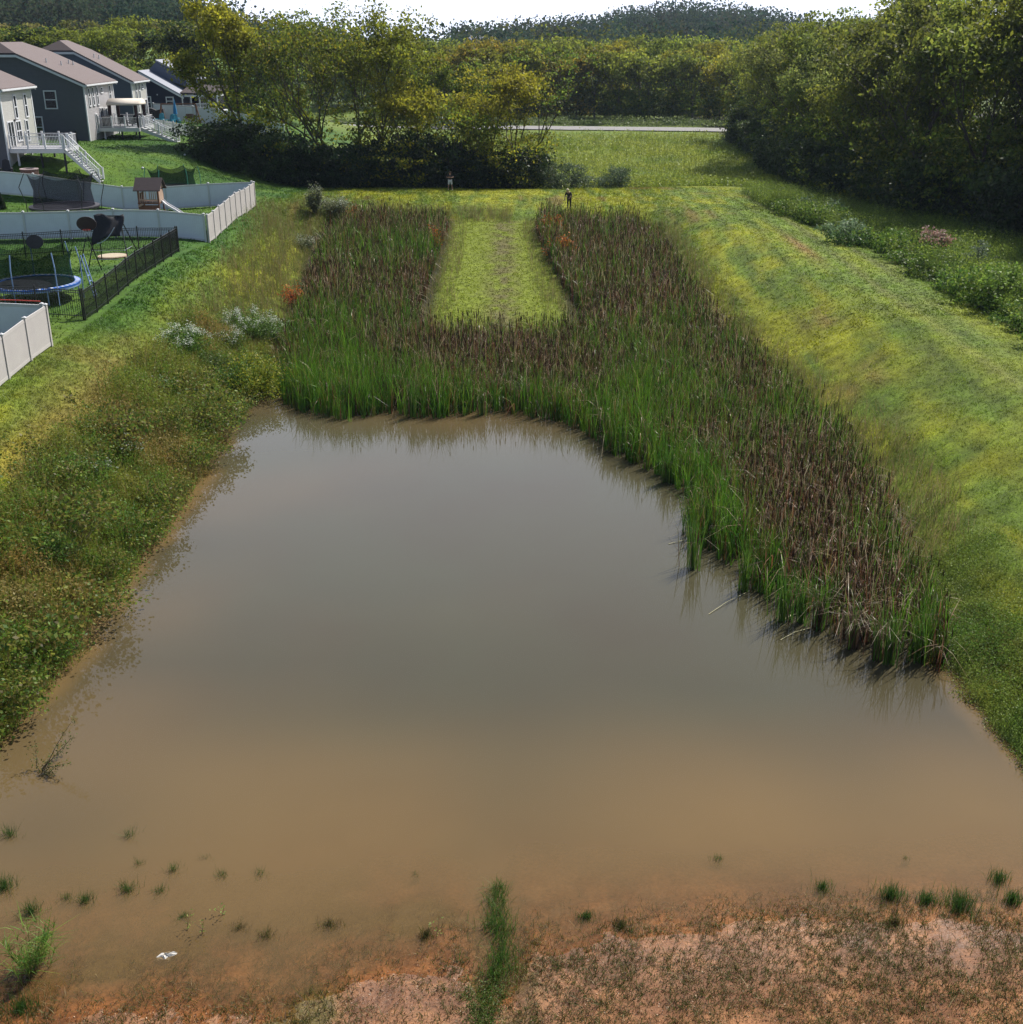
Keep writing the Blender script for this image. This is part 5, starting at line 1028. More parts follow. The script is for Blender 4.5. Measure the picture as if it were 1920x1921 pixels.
# ------------------------------------------------------------ decks
def deck(label, x0, x1, y0, y1, zf, stairs, zg, ysd, gate=0):
    e = empty('deck', (x0, y0, zf), label, 'deck', 'raised decks behind the houses'); O = lambda x, y, z: (x-x0, y-y0, z-zf)
    b = MB(); b.box(O(x0, y0+.03, zf-.05), O(x1-.03, y1, zf)); b.build('floor', M_deckm, e)
    b = MB(); b.box(O(x0, y0-.01, zf-.36), O(x1, y0+.03, zf+.01)); b.box(O(x1-.03, y0+.03, zf-.36), O(x1+.01, y1, zf+.01)); b.build('rim_board', M_vinyl, e)
    for i in range(3):
        for yy in (y0+.3, y1-.3):
            xx = x0+.5+(x1-x0-.7)*i/2; p = MB(); p.box(O(xx, yy, Hs(xx, yy)-.2), O(xx+.14, yy+.14, zf-.06)); p.build('support', M_char if i else M_trim, e)
    def rail(pts, gap=None):
        for (ax, ay), (bx, by) in zip(pts, pts[1:]):
            L = math.hypot(bx-ax, by-ay); n = max(1, round(L/1.45))
            for i in range(n+1):
                p = MB(); xx = ax+(bx-ax)*i/n; yy = ay+(by-ay)*i/n; p.box(O(xx-.06, yy-.06, zf+.01), O(xx+.06, yy+.06, zf+1.12)); p.box(O(xx-.08, yy-.08, zf+1.12), O(xx+.08, yy+.08, zf+1.16)); p.build('post', M_trim, e)
            r = MB(); r.bar(O(ax, ay, zf+.98), O(bx, by, zf+.98), .08, .05); r.bar(O(ax, ay, zf+.12), O(bx, by, zf+.12), .05, .05); k = int(L/.13)
            for i in range(1, k): xx = ax+(bx-ax)*i/k; yy = ay+(by-ay)*i/k; r.bar(O(xx, yy, zf+.12), O(xx, yy, zf+.96), .022, .022)
            r.build('railing', M_vinyl, e)
    rail([(x0+.15, y0+.07), (x1-.07, y0+.07)]); rail([(x1-.07, ysd+1.15), (x1-.07, y1-.07)]); rail([(x0+.15, y1-.07), (x1-.07, y1-.07)])
    if ysd-y0 > .5: rail([(x1-.07, y0+.07), (x1-.07, ysd-.05)])
    L = stairs; n = max(5, int((zf-zg)/.18)); s = MB(); ya, yb = ysd, ysd+1.1
    for i in range(n):
        s.box(O(x1+L*i/n, ya+.05, zf-(zf-zg)*(i+1)/n), O(x1+L*(i+1)/n+.03, yb-.05, zf-(zf-zg)*(i+1)/n+.04)); s.box(O(x1+L*i/n+.012, ya+.05, zf-(zf-zg)*(i+1)/n-.14), O(x1+L*i/n+.03, yb-.05, zf-(zf-zg)*(i+1)/n-.002))
    st = s.build('stair_treads', M_vinyl, e)
    for yy in (ya, yb):
        s = MB(); s.prism([O(x1+.02, yy-.02, zf-.02), O(x1+L, yy-.02, zg+.05), O(x1+L, yy-.02, zg-.2), O(x1+.02, yy-.02, zf-.4)], (0, .04, 0)); s.build('stringer', M_vinyl, e)
        s = MB()
        for t in (0.0, .5, 1.): s.box(O(x1+.05+(L-.1)*t-.05, yy-.05, zf-(zf-zg)*t-.0), O(x1+.05+(L-.1)*t+.05, yy+.05, zf-(zf-zg)*t+1.1))
        a = O(x1+.05, yy, zf+1.0); c = O(x1+L-.05, yy, zg+1.0); s.bar(a, c, .08, .05); s.bar(O(x1+.05, yy, zf+.2), O(x1+L-.05, yy, zg+.2), .05, .05)
        k = int(L/.14)
        for i in range(1, k): t = i/k; s.bar(O(x1+L*t, yy, zf-(zf-zg)*t+.2), O(x1+L*t, yy, zf-(zf-zg)*t+.98), .022, .022)
        s.build('stair_railing', M_trim, e)
    return e
deck('grey deck with stairs behind the beige house at the left edge', XR+.06, XR+4.7, 103.2, 106.8, 8.0, 2.7, Hs(XR+7.4, 104)+.02, 103.35)
deck('deck with furniture and long stairs behind the slate sided house', XR+.06, XR+4.3, 126.2, 131.6, 8.05, 3.6, Hs(XR+7.9, 127)+.02, 126.9)
def gazebo():
    x, y, z = XR+2.3, 129.3, 8.05; e = empty('gazebo', (x, y, z), 'cream arched canopy gazebo with brown curtains on the deck', 'gazebo')
    for sx in (-1, 1):
        for sy in (-1, 1):
            p = MB(); p.bar((sx*1.5, sy*1.4, 0), (sx*1.5, sy*1.4, 2.15), .07); p.build('post', M_char, e)
            c = MB(); c.cyl((sx*1.32, sy*1.4, .35), .10, 1.75, 10, .17); c.build('curtain', M_brown, e)
    r = MB(); n = 10; pr = []
    for i in range(n+1):
        a = math.pi*i/n; pr.append((-1.6, -1.55*math.cos(a), 2.1+.62*math.sin(a)))
    r.prism(pr, (3.2, 0, 0)); r.build('canopy', M_canvas, e, 0, True)
    for p in r.f: pass
    return e
gazebo()
def grill(x, y, z, label, s=1.):
    e = empty('grill', (x, y, z), label, 'grill'); b = MB(); b.box((-.45*s, -.28*s, .1), (.45*s, .28*s, .8)); b.build('cabinet', M_char, e, .02)
    b = MB(); n = 8; b.prism([(-.42*s, -.3*s*math.cos(math.pi*i/n), .82+.3*math.sin(math.pi*i/n)) for i in range(n+1)], (.84*s, 0, 0)); h = b.build('lid', M_char, e); k = MB(); k.bar((-.25, -.33*s, .92), (.25, -.33*s, .92), .03, n=6); k.build('handle', M_steel, h)
    b = MB(); b.box((.46*s, -.25*s, .76), (.85*s, .25*s, .8)); b.build('side_shelf', M_steel, e)
grill(XR+.9, 126.9, 8.05, 'covered dark grill at the left end of the deck with the gazebo')
grill(XR+3.4, 131.0, 8.05, 'long black grill at the right end of the deck by the gazebo', 1.25)
def chair(x, y, z, label, m, rz=0, s=1., group=None, name='patio_chair'):
    e = empty(name, (x, y, z), label, 'chair', group, rz); e.scale = (s, s, s)
    b = MB(); b.prism([(-.3, -.3, .36), (.3, -.3, .36), (.3, .28, .30), (-.3, .28, .30)], (0, 0, .07)); b.build('seat', m, e)
    b = MB(); b.prism([(-.3, .26, .33), (.3, .26, .33), (.22, .5, 1.05), (.0, .53, 1.14), (-.22, .5, 1.05)], (0, .05, 0)); b.build('backrest', m, e)
    for sx in (-1, 1):
        b = MB(); b.box((sx*.36-.06, -.3, .56), (sx*.36+.06, .36, .6)); b.build('armrest', m, e)
        for yy in (-.27, .3): b = MB(); b.bar((sx*.36, yy, 0), (sx*.36, yy, .56), .06); b.build('leg', m, e)
g = 'teal lawn chairs by the far white fence'
zt = lambda x, y: Hs(x, y)
for i, (px, lab) in enumerate(((306, 'leftmost teal lawn chair near the dark cover'), (325, 'teal lawn chair left of the blue umbrella'), (337, 'teal lawn chair right under the blue umbrella'))):
    x = XY(px, 141); chair(x, 141, zt(x, 141), lab, M_teal, R.uniform(-.6, .6), 1.15, g)
chair(XR+2.0, 128.6, 8.05, 'black cushioned chair at the left under the gazebo', M_char, .4, 1, 'black chairs under the gazebo')
chair(XR+3.0, 128.3, 8.05, 'black cushioned chair at the right under the gazebo', M_char, -.5, 1, 'black chairs under the gazebo')
def umbrella():
    x = XY(336, 142.3); z = Hs(x, 142.3); e = empty('umbrella', (x, 142.3, z), 'closed blue patio umbrella in front of the far white fence', 'umbrella')
    b = MB(); b.bar((0, 0, 0), (0, 0, 2.9), .05, n=8); b.build('pole', M_steel, e)
    b = MB(); b.cyl((0, 0, 1.2), .24, .5, 10, .2); b.cyl((0, 0, 1.7), .2, 1.2, 10, .03); b.build('canopy', mat('blue canvas', (.02, .2, .45), None, 4, .8), e)
    b = MB(); b.cyl((0, 0, .72), .5, .05, 16); b.cyl((0, 0, 0), .3, .06, 16); b.build('table_top', M_teal, e)
    # swing frame
    x = XY(343, 144); z = Hs(x, 144); e = empty('garden_swing', (x, 144, z), 'brown wooden swing frame against the far white fence', 'swing'); b = MB(); b.bar((-2., 0, 2.2), (2., 0, 2.2), .14); b.build('crossbar', M_wood, e)
    for sx in (-1, 1):
        for sy in (-1, 1): b = MB(); b.bar((sx*2, 0, 2.2), (sx*2.2, sy*.8, 0), .12); b.build('leg', M_wood, e)
    b = MB(); b.box((.7, -.25, .5), (1.6, .2, .56)); b.box((.7, .2, .5), (1.6, .25, 1.1)); s = b.build('swing_seat', M_wood, e); b = MB(); [b.bar((xx, 0, .6), (xx, 0, 2.15), .02) for xx in (.75, 1.55)]; b.build('rope', M_steel, s)
    x = XY(302, 144); z = Hs(x, 144); b = MB(); b.prism([(-.9, 0, 0), (.9, 0, 0), (.7, 0, 1.5), (-.1, 0, 1.3), (-.8, 0, 1.6)], (0, .6, 0)); o = b.build('covered_furniture', M_char, None, .05); o.location = (x, 144, z); tag(o, 'dark covered furniture leaning by the far white fence', 'furniture cover')
umbrella()
def slide():
    x = XY(300, 139); z = Hs(x, 139); e = empty('toy_slide', (x, 139, z), 'small pale blue toy slide behind the picket fence', 'toy slide'); b = MB(); b.prism([(-.9, -.2, 1.1), (-.9, .2, 1.1), (.7, .2, .1), (.7, -.2, .1)], (0, 0, .06)); b.build('chute', M_bluep, e); b = MB()
    for s in (-.22, .22): b.bar((-.95, s, 0), (-.95, s, 1.3), .06)
    for i in range(4): b.bar((-.95, -.2, .25+.25*i), (-.95, .2, .25+.25*i), .04)
    b.build('ladder', M_pad, e)
slide()
def firepit():
    x, y, z = G(52, 330); e = empty('patio', (x-.9, y-.6, z), 'small pale paved patio below the left deck', 'patio'); b = MB(); b.cyl((0, 0, -.25), 2.3, .32, 24); b.build('paving', M_paver, e)
    x, y, z = G(57, 333); b = MB(); b.ring((0, 0, 0), .45, .72, .62, 18); o = b.build('fire_pit', M_stone, None, .02); o.location = (x, y, z+.05); tag(o, 'round brown stone fire pit on the patio edge', 'fire pit')
    q = MB(); q.ring((0, 0, .622), .43, .76, .06, 18); q.build('cap_ring', M_paver, o)
    x, y, z = G(14, 334); chair(x, y, z+.05, 'dark patio chair beside the fire pit', M_char, .3, 1.25)
    x, y, z = G(5, 338); b = MB(); b.box((-.9, -.45, 0), (.6, .45, .55)); o = b.build('patio_table', M_char, None, .04); o.location = (x, y, z+.05); tag(o, 'low black covered table at the left picture edge', 'table')
firepit()
# ------------------------------------------------------------ trampolines and play gear
def trampoline(x, y, z, r, hm, ht, label, mpad, mpole, mnet, npole=6, splay=.35, check=False, a0=.3, legs=True):
    e = empty('trampoline', (x, y, z), label, 'trampoline', 'trampolines in the fenced yards')
    b = MB(); b.cyl((0, 0, hm-.02), r*.86, .02, 36); b.build('jump_mat', M_mat, e)
    b = MB(); b.ring((0, 0, hm-.03), r*.86, r, .08, 36); pd = b.build('padding', mpad, e)
    if check:
        b = MB(); n = 44
        for i in range(n):
            a = 2*math.pi*i/n; b.ring((0, 0, hm+.052), r*.885, r*.975, .004, 2, a, a+math.pi/n*.95)
        b.build('padding_patch', M_pad, pd)
    b = MB(); b.ring((0, 0, hm-.12), r*.97, r*1.0, .06, 30); b.build('frame', mpole, e)
    tops = []
    for i in range(npole):
        a = a0+2*math.pi*i/npole; c, s = math.cos(a), math.sin(a); b = MB()
        b.tube([(c*(r+.08), s*(r+.08), 0), (c*(r+.12), s*(r+.12), hm+.3), (c*(r+splay), s*(r+splay), hm+(ht-hm)*.6), (c*(r-.02), s*(r-.02), ht)], .03, 6); b.build('pole', mpole, e); tops.append((c*(r-.02), s*(r-.02), ht))
    V = []; n = 8; nn = npole*n
    for i in range(nn):
        a = a0+2*math.pi*i/nn; t = (i % n)/n; sag = 4*t*(1-t); rr = r*.92-.1*sag*r
        V += [(math.cos(a)*r*.87, math.sin(a)*r*.87, hm+.05), (math.cos(a)*(r*.80), math.sin(a)*(r*.80), (hm+ht)/2), (math.cos(a)*rr, math.sin(a)*rr, ht-.05-sag*.3)]
    f = [(3*i+k, 3*((i+1) % nn)+k, 3*((i+1) % nn)+k+1, 3*i+k+1) for i in range(nn) for k in (0, 1)]
    link('safety_net', npmesh('safety_net', np.array(V), np.array(f), None, True), mnet, e)
    for i in range(6):
        a = .1+2*math.pi*i/6; c, s = math.cos(a), math.sin(a); b = MB(); b.tube([(c*r*.95, s*r*.95, hm-.08), (c*r*.95, s*r*.95, .04)], .03, 6); b.build('leg', mpole, e)
    return e
X1, Y1 = XY(119, 88.5), 89.; trampoline(X1, Y1, Hs(X1, Y1), 2.5, .95, 3.35, 'big black trampoline with tall dark net between the white fences', M_darkpad, M_black, M_net, 6, .45)
X2, Y2 = -25.2, 62.; t2 = trampoline(X2, Y2, Hs(X2, Y2), 2.3, .85, 2.7, 'blue rimmed trampoline with net behind the near black fence', M_blue, M_bluep, M_netg, 7, .12, True, .15)
bb = MB(); bb.cyl((0, 0, 0), .45, .05, 18); o = bb.build('basketball_backboard', M_black); o.rotation_euler = (math.radians(80), 0, .1); o.scale = (1, .8, 1); o.location = (XY(70, 62)+0, Y2+.6, 7.25); o.location.z = Hs(X2, Y2)+2.9
tag(o, 'small black backboard above the blue trampoline net', 'backboard')
X3, Y3 = XY(326, 104), 104.; trampoline(X3, Y3, Hs(X3, Y3), 2.2, .8, 2.4, 'green trimmed trampoline just behind the far white fence', mat('green padding', (.02, .12, .06), None, 4, .5), mat('teal green steel', (.04, .2, .16), None, 4, .4), M_netg, 6, .1)
def ladder():
    x, y = X2+2.45, Y2+.6; e = empty('ladder', (x, y, Hs(x, y)), 'pale blue ladder leaning on the right side of the blue trampoline', 'ladder')
    for s in (-.2, .2): b = MB(); b.bar((.45, s, 0), (0, s, 2.3), .05); b.build('rail', M_bluep, e)
    for i in range(4): b = MB(); b.bar((.38-i*.06, -.2, .3+.3*i), (.38-i*.06, .2, .3+.3*i), .04); b.build('rung', M_bluep, e)
ladder()
def playhouse():
    x, y = XY(287, 88.5), 88.5; z = Hs(x, y); e = empty('playhouse', (x, y, z), 'brown wooden playhouse with dark gabled roof between the white fences', 'playhouse', None, 0)
    for sx in (-1, 1):
        for sy in (-1, 1): b = MB(); b.box((sx*.72-.05, sy*.6-.05, 0), (sx*.72+.05, sy*.6+.05, 2.4)); b.build('post', M_wood, e)
    b = MB(); b.box((-.8, -.68, 1.28), (.8, .68, 1.38)); b.build('platform', M_wood, e)
    b = MB(); b.box((-.68, -.62, .1), (.66, -.585, 1.2)); b.build('lower_panel', M_wood, e)
    b = MB(); [b.box((-.66+i*.15, -.64, 1.4), (-.60+i*.15, -.6, 2.3)) for i in range(4)]; [b.box((.08+i*.14, -.64, 1.4), (.14+i*.14, -.6, 2.3)) for i in range(5)]; b.box((-.68, -.655, 1.55), (.68, -.642, 1.62)); b.box((-.68, -.655, 2.2), (.68, -.642, 2.28)); b.build('slatted_wall', M_woodp, e)
    b = MB(); b.box((.74, -.55, 1.4), (.78, .55, 2.25)); b.build('side_panel', M_woodp, e)
    b = MB(); b.box((-.78, -.55, 1.4), (-.74, .55, 2.0)); b.build('side_panel', M_wood, e)
    b = MB(); b.prism([(.76, -.72, 2.35), (.76, .72, 2.35), (.76, 0, 2.98)], (.03, 0, 0)); b.build('gable', M_woodp, e)
    b = MB(); b.prism([(-.98, -.92, 2.28), (.98, -.92, 2.28), (.98, 0, 3.1), (-.98, 0, 3.1)], (0, 0, -.06)); b.prism([(.98, .92, 2.28), (-.98, .92, 2.28), (-.98, 0.002, 3.1), (.98, 0.002, 3.1)], (0, 0, -.06)); b.build('roof', M_roofd, e)
    b = MB(); pts = [(.8+1.7*t, .1, 1.38-1.25*(t**.8)*(1-.12*math.sin(3.14*t))) for t in [i/7 for i in range(8)]]
    for p, q in zip(pts, pts[1:]): b.prism([(p[0], -.15, p[2]), (q[0], -.15, q[2]), (q[0], .35, q[2]), (p[0], .35, p[2])], (0, 0, .05)); b.prism([(p[0], -.2, p[2]), (q[0], -.2, q[2]), (q[0], -.2, q[2]+.16), (p[0], -.2, p[2]+.16)], (0, .05, 0)); b.prism([(p[0], .35, p[2]), (q[0], .35, q[2]), (q[0], .35, q[2]+.16), (p[0], .35, p[2]+.16)], (0, .05, 0))
    b.build('slide', M_vinyl, e)
    b = MB(); b.bar((-.75, -.62, 1.1), (-.4, -.9, 1.3), .12); b.build('brace', M_woodp, e)
playhouse()
def playset():
    x, y = XY(205, 70.5), 71.; z = Hs(x, y); e = empty('swing_set', (x, y, z), 'dark metal A frame swing set draped with a torn black tarp', 'swing set')
    for sx in (-.55, .75):
        for sy in (-1, 1): b = MB(); b.bar((sx, 0, 2.9), (sx*1.9, sy*1.25, 0), .07, n=6); b.build('leg', M_black, e)
    b = MB(); b.bar((-.7, 0, 2.9), (.95, 0, 2.9), .08, n=6); b.build('crossbar', M_black, e)
    for k, zz in enumerate((.5, 1.0)): b = MB(); b.bar((1.2-.15*k, -1.0+.25*k, zz), (1.2-.15*k, 1.0-.25*k, zz), .04, n=6); b.bar((-.9, -.95+.2*k, zz), (1.2, -.95+.2*k, zz), .035, n=6); b.build('rung', M_steel, e)
    V = []; n = 9
    for i in range(n):
        for j in range(n):
            u, v = i/(n-1), j/(n-1); V.append((-.75+1.75*u+.1*math.sin(v*5), -.78*v-.05+.12*math.sin(u*9), 2.95-1.55*v*(1-.35*u)+.1*math.sin(u*7+v*4)))
    f = [(i*n+j, i*n+j+1, (i+1)*n+j+1, (i+1)*n+j) for i in range(n-1) for j in range(n-1)]
    q = link('tarp', npmesh('tarp', np.array(V), np.array(f), None, True), M_char, e); md = q.modifiers.new('s', 'SOLIDIFY'); md.thickness = .02
    b = MB(); p0 = (-.35, -1.0, 1.6); b.tube([(-.45+1.1*t, -.95+.1*t, 1.45+.9*t*t) for t in [i/6 for i in range(7)]], .022, 6); b.build('tarp_hem', M_pad, q)
    x2, y2 = XY(168, 69), 69.; e = empty('basketball_hoop', (x2, y2, Hs(x2, y2)), 'dark oval basketball backboard on a slanted pole left of the swing set', 'basketball hoop')
    b = MB(); b.tube([(-.5, -.5, 0), (0, .05, 2.0)], .035, 6); b.tube([(.5, .5, 0), (0.05, .05, 2.2)], .035, 6); b.build('pole', M_black, e)
    b = MB(); n = 20; b.prism([(.15+.58*math.cos(6.283*i/n), -.05, 2.75+.42*math.sin(6.283*i/n)) for i in range(n)], (0, .05, 0)); b.build('backboard', mat('dark brown plastic', (.03, .015, .015), None, 4, .3), e)
    b = MB(); b.ring((.2, -.3, 2.45), .2, .225, .02, 18); r = b.build('rim', M_red, e); b = MB(); [b.bar((.2+.21*math.cos(i*.7), -.3+.21*math.sin(i*.7), 2.45), (.2+.12*math.cos(i*.7+.3), -.3+.12*math.sin(i*.7+.3), 2.1), .012) for i in range(9)]; b.build('hoop_net', M_vinyl, r)
    x3, y3 = XY(210, 74), 74.; b = MB(); b.cyl((0, 0, 0), .9, .12, 20); o = b.build('sandbox', M_woodp); o.location = (x3, y3, Hs(x3, y3)-.02); tag(o, 'round pale sandbox under the swing set', 'sandbox')
    q = MB(); q.cyl((0, 0, .121), .8, .02, 20); q.build('sand', mat('sand', (.45, .38, .28), None, 9, .95), o)
playset()
def cone_tree(px, D, h, label):
    x = XY(px, D); z = Hs(x, D); e = empty('arborvitae', (x, D, z), label, 'evergreen shrub', 'small evergreens along the inner fence'); segs = [(np.zeros(3), np.array([0, 0, h*.95]), .05, .01)]
    v, f = tubes(segs, 5); link('trunk', npmesh('trunk', v, f), M_bark, e); n = 3500; t = rng.uniform(0, 1, n); a = rng.uniform(0, 6.28, n); r = (1-t)**.8*h*.28*rng.uniform(.6, 1.05, n)
    v, f, c = cards(np.stack([r*np.cos(a), r*np.sin(a), .05+t*h], 1), .10*np.ones(n), pal(n, DK), .5, .5); link('crown', npmesh('crown', v, f, c), M_shrub, e)
cone_tree(3, 95, 1.25, 'small dark cone evergreen at the left edge between the white fences')
cone_tree(146, 96, .45, 'tiny evergreen seen through the black trampoline net')
# small white toys on the lawn
for px, py, lab in ((347, 292, 'small white ball on the lawn right of the long stairs'), (268, 317, 'small white ball on the lawn below the long stairs')):
    x, y, z = G(px, py); b = MB(); b.ball((0, 0, 0), .11, 12, 8, (1, 1, .85)); o = b.build('ball', M_white, None, 0, True); o.location = (x, y, z+.09); tag(o, lab, 'ball', 'white balls on the lawn')

# ------------------------------------------------------------ pickup on the road
def pickup():
    x = XY(822, 219); y = road_y(x)-1.3; z = Hs(x, y)+.16; e = empty('pickup_truck', (x, y, z), 'silver pickup truck on the road behind the copse', 'pickup truck', None, -.12)
    b = MB(); prof = [(-2.8, .45), (-2.8, 1.15), (-.75, 1.2), (-.7, 1.22), (-.35, 1.8), (1.0, 1.83), (1.55, 1.28), (2.7, 1.12), (2.8, .85), (2.8, .45)]
    b.prism([(p[0], -.95, p[1]) for p in prof], (0, 1.9, 0)); b.build('body', M_silver, e, .06)
    for yy in (-.965, .93):
        b = MB(); b.prism([(-.55, yy, 1.28), (-.25, yy, 1.7), (.35, yy, 1.74), (.35, yy, 1.28)], (0, .035, 0)); b.prism([(.43, yy, 1.28), (.43, yy, 1.74), (.95, yy, 1.75), (1.38, yy, 1.28)], (0, .035, 0)); b.build('side_window', M_glass, e)
    b = MB(); b.prism([(1.05, -.8, 1.81), (1.05, .8, 1.81), (1.56, .85, 1.3), (1.56, -.85, 1.3)], (.02, 0, .02)); b.build('windshield', M_glass, e)
    for xx in (-1.75, 1.8):
        for yy in (-.98, .74):
            b = MB(); n = 18; b.prism([(xx+.4*math.cos(6.283*i/n), yy, .4+.4*math.sin(6.283*i/n)) for i in range(n)], (0, .24, 0)); w = b.build('wheel', M_tyre, e); c = MB(); c.prism([(xx+.22*math.cos(6.283*i/n), yy-.01, .4+.22*math.sin(6.283*i/n)) for i in range(n)], (0, .26, 0)); c.build('rim', M_steel, w)
    for xx, m, nm in ((2.79, M_white, 'headlight'), (-2.83, M_red, 'tail_light')):
        for yy in (-.85, .6): b = MB(); b.box((xx, yy, .8), (xx+.05, yy+.25, 1.0)); b.build(nm, m, e)
    b = MB(); b.box((-2.65, -.8, 1.16), (-.85, .8, 1.23)); b.build('cargo_bed', M_char, e)
pickup()

# ------------------------------------------------------------ people
def skin(name, pts, edges, m, parent, sub=2):
    me = bpy.data.meshes.new(name); me.from_pydata([p[:3] for p in pts], edges, []); me.update(); o = link(name, me, m, parent)
    md = o.modifiers.new('skin', 'SKIN'); md.use_smooth_shade = True
    for i, p in enumerate(pts):
        r = p[3]; me.skin_vertices[0].data[i].radius = (r, r) if not isinstance(r, tuple) else r; me.skin_vertices[0].data[i].use_root = (i == 0)
    s = o.modifiers.new('sub', 'SUBSURF'); s.levels = sub; s.render_levels = sub
    return o
def person(loc, rz, label, J, hair, hairm, top_m, leg_m, shoes_m, shorts=False, sleeves=True):
    """J: joint dict in metres, front is -y"""
    e = empty('person', loc, label, 'person', None, rz); P = []; E = []; ix = {}
    def ad(k, p, r, par=None):
        ix[k] = len(P); P.append((*p, r))
        if par is not None: E.append((ix[par], ix[k]))
    ad('pel', J['pel'], .13); ad('waist', J['waist'], .12, 'pel'); ad('chest', J['chest'], .15, 'waist'); ad('neck', J['neck'], .06, 'chest'); ad('jaw', J['jaw'], .075, 'neck'); ad('head', J['head'], .105, 'jaw'); ad('crown', J['crown'], .07, 'head')
    for s in ('l', 'r'):
        ad('sh'+s, J['sh'+s], .07, 'chest'); ad('el'+s, J['el'+s], .045, 'sh'+s); ad('wr'+s, J['wr'+s], .03, 'el'+s); ad('pa'+s, J['pa'+s], .04, 'wr'+s)
        w = Vector(J['pa'+s]); d = (w-Vector(J['wr'+s])).normalized(); side = d.cross(Vector((0, 1, .2))).normalized()
        for f in range(4):
            q = w+side*(.027*(f-1.5)); k1 = 'f%s%d' % (s, f); L = (.07, .08, .075, .06)[f]; ad(k1, tuple(q+d*.04), .011, 'pa'+s); ad(k1+'b', tuple(q+d*(.04+L*.6)+Vector((0, -.01, -.012))), .010, k1); ad(k1+'c', tuple(q+d*(.04+L)+Vector((0, -.02, -.03))), .008, k1+'b')
        ad('th'+s, tuple(w+side*.05-d*.01), .013, 'pa'+s); ad('th'+s+'b', tuple(w+side*.075+d*.04), .010, 'th'+s)
        ad('hi'+s, J['hi'+s], .10, 'pel'); ad('kn'+s, J['kn'+s], .06, 'hi'+s); ad('an'+s, J['an'+s], .042, 'kn'+s); a = Vector(J['an'+s]); ad('to'+s, tuple(a+Vector((0, -.17, -.05))), .04, 'an'+s)
    skin('body', P, E, M_skin, e)
    def sub(keys, chain, rr, m, nm):
        pts = [(*P[ix[k]][:3], r) for k, r in zip(keys, rr)]; skin(nm, pts, chain, m, e)
    if sleeves: sub(['pel', 'waist', 'chest', 'shl', 'ell', 'shr', 'elr'], [(0, 1), (1, 2), (2, 3), (3, 4), (2, 5), (5, 6)], [.15, .145, .175, .09, .065, .09, .065], top_m, 'shirt')
    if shorts: sub(['pel', 'hil', 'knl', 'hir', 'knr'], [(0, 1), (1, 2), (0, 3), (3, 4)], [.155, .125, .095, .125, .095], leg_m, 'shorts')
    else: sub(['pel', 'hil', 'knl', 'anl', 'hir', 'knr', 'anr'], [(0, 1), (1, 2), (2, 3), (0, 4), (4, 5), (5, 6)], [.15, .12, .08, .06, .12, .08, .06], leg_m, 'trousers')
    for s in ('l', 'r'):
        a = Vector(J['an'+s]); b = MB(); b.ball((a.x, a.y-.07, a.z-.045), .06, 10, 6, (.85, 2.2, .75)); b.build('shoe', shoes_m, e, 0, True)
    h = Vector(J['head']); f = Vector(J.get('face', (0, -1, 0))).normalized(); up = (Vector(J['crown'])-h).normalized(); sd_ = f.cross(up).normalized()
    b = MB(); b.ball(tuple(h-f*.02+up*.03), .122, 14, 9, (1, 1, 1.0))
    if hair: b.ball(tuple(h-f*.06-up*.06), .10, 12, 8, (1.0, .8, 1.5))
    b.build('hair', hairm, e, 0, True)
    b = MB(); b.ball(tuple(h+f*.115-up*.01), .018, 6, 5, (1, 1, 1.6)); b.build('nose', M_skin, e)
    for s in (-1, 1):
        b = MB(); b.ball(tuple(h+f*.108+up*.018+sd_*s*.035), .012, 6, 5); b.build('eye', M_hairb, e); b = MB(); b.ball(tuple(h+sd_*s*.115-up*.01), .03, 6, 5, (.5, 1, 1.4)); b.build('ear', M_skin, e)
    b = MB(); b.ball(tuple(h+f*.102-up*.055), .022, 6, 5, (1.2, .4, .3)); b.build('mouth', mat('lips', (.35, .12, .1), None, 9, .5), e)
    return e
x, y, z = G(1067, 386)
x, y = 5.0, 104.6; z = Hs(x, y)
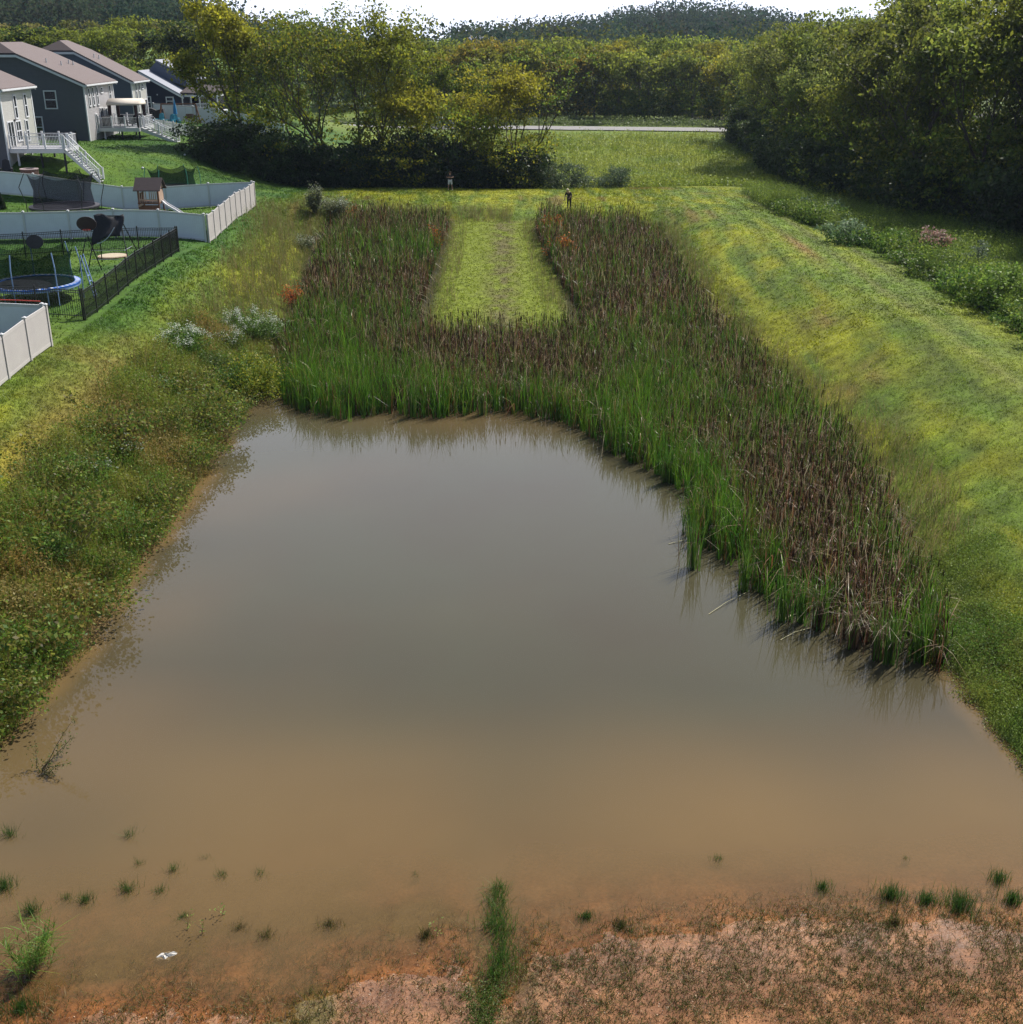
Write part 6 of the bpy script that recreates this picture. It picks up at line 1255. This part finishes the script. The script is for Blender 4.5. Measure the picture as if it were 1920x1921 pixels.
person((x, y, z), -.5, 'person in black with long blonde hair bending over by the cattails', dict(pel=(0, .05, .93), waist=(0, 0, 1.08), chest=(0, -.12, 1.27), neck=(0, -.22, 1.42), jaw=(0, -.30, 1.47), head=(0, -.34, 1.54), crown=(0, -.36, 1.62), face=(0, -1, -.45),
   shl=(.19, -.12, 1.33), ell=(.27, -.02, 1.08), wrl=(.16, -.12, .92), pal=(.12, -.16, .88), shr=(-.19, -.16, 1.33), elr=(-.25, -.28, 1.08), wrr=(-.24, -.38, .86), par=(-.23, -.41, .79),
   hil=(.10, .05, .88), knl=(.13, .02, .48), anl=(.15, .08, .09), hir=(-.10, .05, .88), knr=(-.10, -.04, .48), anr=(-.12, .04, .09)), True, M_hair, M_blackcl, M_blackcl, M_char)
x, y, z = G(845, 356.5); 
if y > 120: y = 118.8; x = XY(845, y)
z = Hs(x, y)
person((x, y, z), .1, 'person in dark shirt and white shorts standing before the dark bushes', dict(pel=(0, 0, .95), waist=(0, 0, 1.1), chest=(0, .01, 1.32), neck=(0, 0, 1.5), jaw=(0, -.02, 1.57), head=(0, -.01, 1.65), crown=(0, 0, 1.73),
   shl=(.20, 0, 1.43), ell=(.36, -.08, 1.25), wrl=(.2, -.30, 1.24), pal=(.12, -.33, 1.25), shr=(-.20, 0, 1.43), elr=(-.36, -.08, 1.25), wrr=(-.2, -.30, 1.24), par=(-.12, -.33, 1.25),
   hil=(.10, 0, .9), knl=(.16, -.01, .5), anl=(.2, .03, .09), hir=(-.10, 0, .9), knr=(-.14, -.01, .5), anr=(-.18, .03, .09)), False, M_hairb, M_blackcl, M_white, M_white, True)

# ------------------------------------------------------------ haze
m, n, out = newmat('pale summer haze'); pv = N(n, 'VolumePrincipled'); pv.inputs['Color'].default_value = (.55, .68, .9, 1); pv.inputs['Density'].default_value = .0001; pv.inputs['Anisotropy'].default_value = .3
n.links.new(pv.outputs[0], out.inputs['Volume'])
b = MB(); b.box((-1250, -60, -3.2), (1250, 1450, 62)); tag(b.build('haze', m), 'thin pale blue haze lying over the whole valley', 'haze', kind='stuff')
